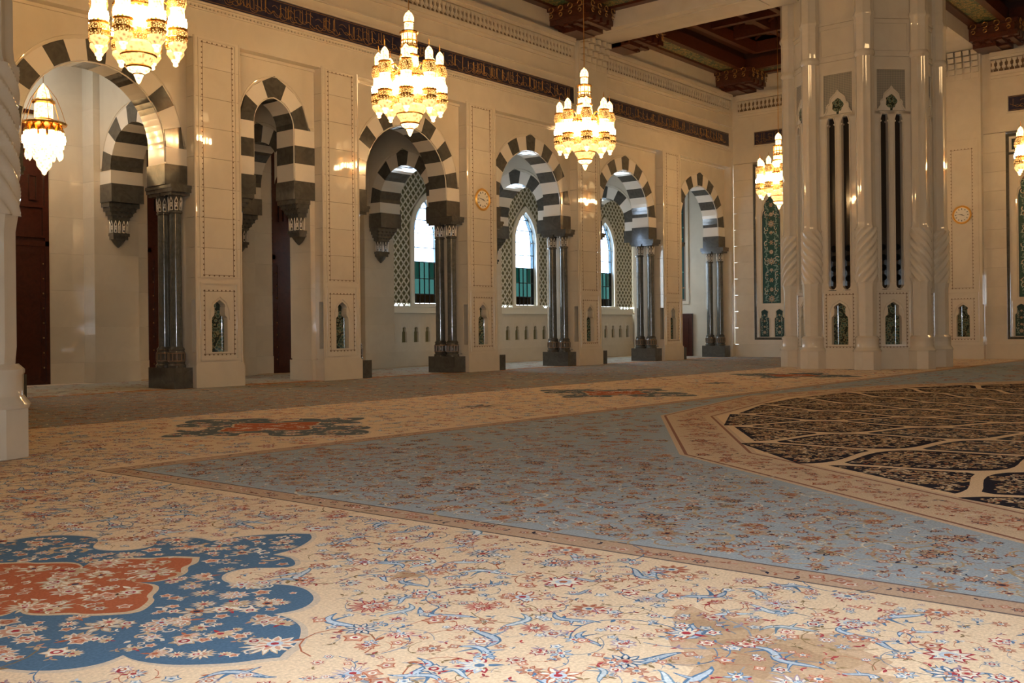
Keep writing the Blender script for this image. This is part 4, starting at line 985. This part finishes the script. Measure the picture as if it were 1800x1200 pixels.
def clustered(loc, label):
    t = thing('clustered_pier', label, 'pier', loc, 0, 'great clustered piers of the hall')
    ap = 2.45*math.cos(PI/8)
    MB().lathe([(1.9, 0), (1.9, 16.9)], 0, 0, 8, a0=PI/8).build('core', 'marble', t)
    for k in range(8):
        phi = k*PI/4
        f = MB().box(-.93, .93, -.04, .3, 0, .66).build('pier_face', 'marble', t, (ap*math.cos(phi), ap*math.sin(phi), 0), phi+PI/2)
        keyniche(f, 0, .66, 2.70, .29, .84, 2.28, -.93, .93, 0, .22)
        MB().frame(-.62, .62, .70, 2.66, .035, -.02, .02).build('panel_moulding', 'marble', f)
        m = MB(); dotted(m, -.47, .47, .76, 2.56, .12); m.build('inlaid_border', 'inlay', f)
        m = MB()                                     # wall pierced by two tall slots
        for a, b_ in ((-.93, -.385), (-.115, .115), (.385, .93)): m.box(a, b_, 0, .3, 2.70, 8.75)
        for s in (-.25, .25):
            for q in range(6):                       # round feet and keyhole heads
                a0, a1 = PI*q/12, PI*(q+1)/12
                for sg in (1, -1):
                    P = [(s+sg*.135, 2.89-.135*math.sin(a0)*1.0 if 0 else 2.72), (s+sg*.135, 2.87-.135*math.sin(PI/2-a0)) if 0 else (s+sg*.135*math.cos(a0), 2.87-.135*math.sin(a0)), (s+sg*.135*math.cos(a1), 2.87-.135*math.sin(a1)), (s+sg*.135*math.cos(a1), 2.72)]
                    P[0] = (s+sg*.135*math.cos(a0), 2.72); m.prism(P if sg > 0 else P[::-1], 0, .3)
            for sg in (1, -1):
                P = [(s+sg*.135, 8.38), (s+sg*.135, 8.46), (s+sg*.09, 8.44), (s+sg*.10, 8.40)]; m.prism(P if sg > 0 else P[::-1], 0, .3)
        m.box(-.93, .93, 0, .3, 8.66, 8.76); m.build('slotted_wall', 'marble_b', f)
        MB().box(-.42, .42, .20, .24, 2.7, 8.75).build('smoked_glass', 'grey', f)
        for s in (-.25, .25):
            for j in range(4): 
                MB().lathe([(.11, 0), (.11, .03), (.09, .045)], 0, 0, 16).build('round_speaker', 'speaker', f, (s, .20, 3.12+.345*j)).rotation_euler = (PI/2, 0, 0)
        m = MB()
        for a in (-.25, .25):
            m.tube([(a-.17, -.01, 2.95), (a-.17, -.01, 8.35), (a-.15, -.01, 8.5), (a-.1, -.01, 8.66), (a, -.01, 8.74), (a+.1, -.01, 8.66), (a+.15, -.01, 8.5), (a+.17, -.01, 8.35), (a+.17, -.01, 2.95)], .025, 6)
        m.build('colonnette_moulding', 'marble', f, smooth=True)
        MB().box(-.5, .5, .03, .3, 8.75, 10.16).build('hatched_panel', 'hatch', f)
        crest = [(.5, 8.78), (.44, 8.84), (.37, 8.96), (.385, 9.06), (.35, 9.13), (.29, 9.15), (.27, 9.25), (.245, 9.34), (.16, 9.42), (.06, 9.50), (0, 9.60)]
        cr_ = crest+[(-x, z) for x, z in crest[::-1][1:]]
        MB().prism([(x*.97, z-.03 if z > 8.8 else z) for x, z in cr_], -.0, .05).tube([(x, -.01, z) for x, z in cr_], .028, 6).build('multifoil_crest', 'marble_b', f)
        clo = [(0+.195*(1+.12*math.cos(5*a+PI/2*3))*math.sin(a), 9.08+.22*(1+.10*math.cos(5*a))*math.cos(a)) for a in np.linspace(0, 2*PI, 25)[:-1]]
        MB().prism(clo, -.012, .03).prism([(-.035, 8.78), (.035, 8.78), (.05, 8.92), (-.05, 8.92)], -.012, .03).build('clover_tile', 'niche', f)
        MB().box(-.93, -.5, 0, .3, 8.75, 10.16).box(.5, .93, 0, .3, 8.75, 10.16).box(-.93, .93, 0, .3, 10.16, 16.9).build('upper_wall', 'marble', f)
        MB().box(-.93, .93, -.05, .02, 10.60, 10.68).box(-.93, .93, -.06, .02, 11.88, 11.98).frame(-.60, .60, 10.80, 11.76, .035, -.03, .02).build('upper_moulding', 'marble', f)
    for k in range(8): engaged(t, PI/8+k*PI/4, 1 if k % 2 else -1)
    return t
big = clustered((36.5, 13.7, 0), 'great clustered marble pier right of centre with twisted engaged columns and dark slots')
dup(big, (3.2, 13.82, 0), 0, 'great marble pier at the left edge of the picture, only its twisted corner column visible')

# ------------------------------------------------------------------ clocks
def clock(loc, rz, label):
    t = thing('wall_clock', label, 'clock', loc, rz, 'round gold wall clocks')
    m = MB().lathe([(.38, 0), (.40, .03), (.36, .08), (.32, .05), (.31, .02)], 0, 0, 40, ripple=(20, .025, 0)); o = m.build('frame', 'clockgold', t, smooth=True); o.rotation_euler = (PI/2, 0, 0)
    o = MB().lathe([(.315, 0), (.315, .035)], 0, 0, 36).build('dial', 'clock', t); o.rotation_euler = (PI/2, 0, 0)
    m = MB()
    for k in range(12):
        a = k*PI/6; x, z = .25*math.sin(a), .25*math.cos(a); w_ = .022 if k % 3 == 0 else .012
        dx, dz = math.sin(a)*.03, math.cos(a)*.03; m.add(*bar(x-dx, z-dz, x+dx, z+dz, w_*.6, -.042, -.034))
        if k % 3: m.add(*bar(x-dx+.02*math.cos(a), z-dz-.02*math.sin(a), x+dx+.02*math.cos(a), z+dz-.02*math.sin(a), .005, -.042, -.034))
    m.build('hour_marks', 'black', t)
    a = math.radians(47*6); MB().prism([(0, -.015), (0, .015), (.22*math.sin(a), .22*math.cos(a))][::-1], -.055, -.048).build('minute_hand', 'black', t)
    a = math.radians(3.78*30); MB().prism([(-.0, -.02), (.0, .02), (.15*math.sin(a), .15*math.cos(a))][::-1], -.05, -.044).build('hour_hand', 'black', t)
clock((27.37, YF-.01, 6.12), 0, 'round gold clock on the arcade pier between the striped arches')
clock((46.2, 13.05, 6.2), -PI/2, 'round gold clock on the far wall pilaster right of the big pier')

# ------------------------------------------------------------------ chandeliers
def tiers(m, L_): 
    for p in L_: m.lathe(*p)
def chandelier(loc, label):
    t = thing('chandelier', label, 'chandelier', loc, 0, 'tiered crystal chandeliers of the hall')
    MB().lathe([(.014, 3.2), (.014, 15.3-loc[2])], 0, 0, 6).build('hanging_rod', 'brass', t)
    dome = MB().lathe([(.13, 2.93), (.135, 3.0), (.13, 3.08), (.09, 3.17), (.03, 3.22), (.01, 3.26)], 0, 0, 16).build('finial_dome', 'glow', t, smooth=True)
    tw = MB().lathe([(.115, 2.75), (.12, 2.93)], 0, 0, 12).lathe([(.19, 2.46), (.19, 2.60), (.17, 2.70)], 0, 0, 16).lathe([(.21, 2.10), (.21, 2.25), (.19, 2.27), (.19, 2.44)], 0, 0, 16)
    tw.lathe([(.30, 1.55), (.27, 1.75), (.23, 2.05)], 0, 0, 20, ripple=(20, .04, 0)).build('tower', 'glow', t)
    g = MB().lathe([(.12, 2.72), (.23, 2.70), (.25, 2.67), (.22, 2.63), (.15, 2.64)], 0, 0, 20).lathe([(.20, 2.44), (.225, 2.46), (.2, 2.48)], 0, 0, 20).lathe([(.22, 2.26), (.24, 2.28), (.22, 2.31)], 0, 0, 20)
    g.lathe([(.24, 2.04), (.26, 2.07), (.24, 2.1)], 0, 0, 20).lathe([(.13, 2.92), (.145, 2.935), (.13, 2.95)], 0, 0, 16)
    for k in range(10): a = 2*PI*k/10; g.lathe([(.016, 2.3), (.016, 2.46)], .205*math.cos(a), .205*math.sin(a), 4); g.lathe([(.013, 2.48), (.013, 2.63)], .2*math.cos(a), .2*math.sin(a), 4)
    g.build('gilt_rings', 'gold', t)
    MB().lathe([(.40, .88), (.42, 1.0), (.38, 1.15), (.40, 1.32), (.36, 1.5), (.30, 1.6)], 0, 0, 24, ripple=(24, .03, 0)).build('crystal_drum', 'glow', t)
    MB().lathe([(.38, 1.48), (.42, 1.52), (.38, 1.56)], 0, 0, 24).build('gilt_ring', 'gold', t); g = MB().lathe([(.42, .84), (.45, .88), (.41, .92)], 0, 0, 24)
    for k in range(24): a = 2*PI*k/24; g.lathe([(.012, .92), (.02, .98), (.004, 1.06)], .42*math.cos(a), .42*math.sin(a), 4)
    g.build('gilt_gallery', 'gold', t)
    MB().lathe([(.33, .58), (.40, .64), (.44, .74), (.42, .84)], 0, 0, 24, ripple=(24, .03, 0)).lathe([(.22, .34), (.25, .42), (.31, .5), (.33, .56)], 0, 0, 24, ripple=(20, .03, 0)).build('upper_basket', 'glow2', t); MB().lathe([(.435, .80), (.47, .90), (.455, 1.02), (.43, 1.04)], 0, 0, 32, ripple=(16, .03, 0)).build('lace_band', 'lace', t); MB().lathe([(.30, 1.50), (.35, 1.56), (.33, 1.70), (.29, 1.74)], 0, 0, 32, ripple=(16, .03, 0)).build('lace_band', 'lace', t); MB().lathe([(.205, 2.29), (.215, 2.33), (.205, 2.38)], 0, 0, 24).build('lace_band', 'lace', t)
    MB().lathe([(.10, .20), (.20, .26), (.235, .32)], 0, 0, 20).lathe([(.005, 0), (.04, .04), (.07, .12), (.10, .19)], 0, 0, 12, ripple=(6, .1, 0)).build('lower_basket', 'glow', t)
    g = MB().lathe([(.235, .31), (.26, .335), (.235, .36)], 0, 0, 20).lathe([(.33, .55), (.36, .57), (.33, .60)], 0, 0, 20).lathe([(.10, .185), (.115, .20), (.10, .215)], 0, 0, 12).build('basket_rings', 'gold', t)
    R = .79
    first = None
    for k in range(8):
        a = math.radians(309.5+45*k)                # one turret faces the camera side
        pos = (R*math.cos(a), R*math.sin(a), 0)
        if first is None:
            b = MB().lathe([(.125, 1.05), (.15, 1.16), (.15, 1.3), (.135, 1.45), (.15, 1.6)], 0, 0, 14, ripple=(14, .03, 0)).build('turret', 'glow', t, pos)
            ch = [MB().lathe([(.10, 1.80), (.105, 1.95), (.10, 2.05), (.06, 2.13), (.01, 2.18)], 0, 0, 12).build('turret_dome', 'glow', b, smooth=True),
                  MB().lathe([(.13, 1.76), (.17, 1.78), (.16, 1.81), (.11, 1.83)], 0, 0, 14).build('turret_crown', 'gold', b), MB().lathe([(.008, 2.17), (.014, 2.22), (.004, 2.36)], 0, 0, 5).build('turret_spike', 'gold', b),
                  MB().lathe([(.16, 1.03), (.20, 1.08), (.17, 1.12)], 0, 0, 14).build('turret_ring', 'gold', b), MB().lathe([(.19, .86), (.205, .9), (.19, .94)], 0, 0, 14).build('turret_ring', 'gold', b),
                  MB().lathe([(.16, .80), (.195, .88), (.195, 1.02), (.15, 1.06)], 0, 0, 28, ripple=(14, .05, 0)).build('turret_collar', 'lace', b), MB().lathe([(.15, 1.5), (.185, 1.6), (.17, 1.7), (.13, 1.8)], 0, 0, 28, ripple=(14, .06, 0)).build('turret_lace', 'lace', b), MB().lathe([(.09, .62), (.13, .67), (.175, .74), (.17, .80)], 0, 0, 28, ripple=(14, .08, 0)).build('turret_cup', 'glow2', b),
                  MB().lathe([(.02, .48), (.05, .50), (.05, .56), (.075, .58), (.09, .65)], 0, 0, 12).build('turret_tip', 'glow', b)]
            m = MB()
            for q in range(10): aa = 2*PI*q/10; m.lathe([(.006, 1.08), (.022, 1.16), (.022, 1.22), (.006, 1.3)], .165*math.cos(aa), .165*math.sin(aa), 5)
            ch.append(stuff(m.build('candle_bulbs', 'bulb', b)))
            m = MB().tube([(0, 0, 1.62), (-.25*math.cos(a), -.25*math.sin(a), 1.72), (-.5*math.cos(a), -.5*math.sin(a), 1.6)], .02, 5).tube([(0, 0, 1.1), (-.4*math.cos(a), -.4*math.sin(a), .95)], .02, 5)
            first = (b, ch)
        else:
            b = first[0].copy(); COL.objects.link(b); b.parent = t; b.location = pos
            for c_ in first[1]: c2 = c_.copy(); COL.objects.link(c2); c2.parent = b
        MB().tube([(pos[0], pos[1], 1.66), (.6*pos[0], .6*pos[1], 1.80), (.3*pos[0], .3*pos[1], 1.62)], .022, 5).build('arm', 'gold', t); MB().tube([(pos[0]*.9, pos[1]*.9, 1.0), (.35*pos[0], .35*pos[1], .9)], .018, 5).build('arm', 'gold', t)
    m = MB()
    for q in range(14): aa = 2*PI*q/14; m.lathe([(.006, 1.15), (.024, 1.25), (.024, 1.32), (.006, 1.42)], .41*math.cos(aa), .41*math.sin(aa), 5)
    stuff(m.build('candle_bulbs', 'bulb', t))
    return t
c1 = chandelier((11.0, 18.75, 6.48), 'largest lit crystal chandelier, nearest, cut by the top edge above the leftmost arch')
for i, (loc, lb) in enumerate((((18.6, 18.75, 6.48), 'second lit crystal chandelier from left, hanging before the inscription band'), ((26.35, 18.75, 6.48), 'third lit crystal chandelier from left, hanging below the stone beam end'),
                              ((40.4, 18.75, 6.42), 'small far chandelier half hidden behind the left of the big pier'), ((40.9, 8.75, 6.48), 'far chandelier cut by the right edge of the picture'))):
    c = dup(c1, loc, 0, lb)
# the ring lantern of the aisle
t = thing('ring_lantern', 'smaller lit lantern with a gold gallery ring hanging inside the leftmost arch', 'lantern', (13.3, 27.5, 5.82))
MB().lathe([(.01, 2.5), (.01, 4.4)], 0, 0, 6).build('hanging_rod', 'brass', t)
MB().lathe([(.17, 2.08), (.15, 2.2), (.12, 2.34), (.04, 2.45), (.01, 2.5)], 0, 0, 16, ripple=(12, .05, 0)).lathe([(.23, 1.50), (.24, 1.62), (.23, 1.94)], 0, 0, 18, ripple=(18, .04, 0)).build('tower', 'glow', t)
MB().lathe([(.24, 1.94), (.31, 1.97), (.30, 2.02), (.2, 2.08)], 0, 0, 20).lathe([(.24, 1.49), (.27, 1.51), (.24, 1.54)], 0, 0, 18).build('gilt_roof', 'gold', t)
MB().lathe([(.50, 1.34), (.58, 1.36), (.60, 1.41), (.54, 1.44), (.50, 1.43)], 0, 0, 32, ripple=(16, .03, 0)).build('gallery_ring', 'gold', t)
m, mg = MB(), MB()
for k in range(12):
    a = 2*PI*k/12; m.lathe([(.075, .72), (.085, .85), (.085, 1.18)], .43*math.cos(a), .43*math.sin(a), 10); m.lathe([(.01, .42), (.05, .48), (.06, .56), (.04, .70)], .43*math.cos(a), .43*math.sin(a), 8)
    mg.lathe([(.088, 1.17), (.095, 1.2), (.03, 1.34)], .43*math.cos(a), .43*math.sin(a), 8)
m.build('crystal_tubes', 'glow', t); mg.build('tube_caps', 'gold', t)
MB().lathe([(.01, 0), (.05, .03), (.07, .10), (.14, .18), (.19, .26), (.20, .38), (.27, .44), (.30, .55), (.34, .62), (.34, .74)], 0, 0, 20, ripple=(20, .03, 0)).build('lower_basket', 'glow', t)
m = MB()
for k in range(6):
    a = 2*PI*k/6+.3; m.tube([(.57*math.cos(a), .57*math.sin(a), 1.42), (.47*math.cos(a), .47*math.sin(a), 1.75), (.33*math.cos(a), .33*math.sin(a), 2.1), (.08*math.cos(a), .08*math.sin(a), 2.45)], .009, 4)
m.build('hanging_chains', 'gold', t)
m = MB()
for k in range(12): a = 2*PI*k/12; m.lathe([(.006, .85), (.02, .95), (.02, 1.0), (.006, 1.08)], .53*math.cos(a), .53*math.sin(a), 5)
stuff(m.build('candle_bulbs', 'bulb', t))
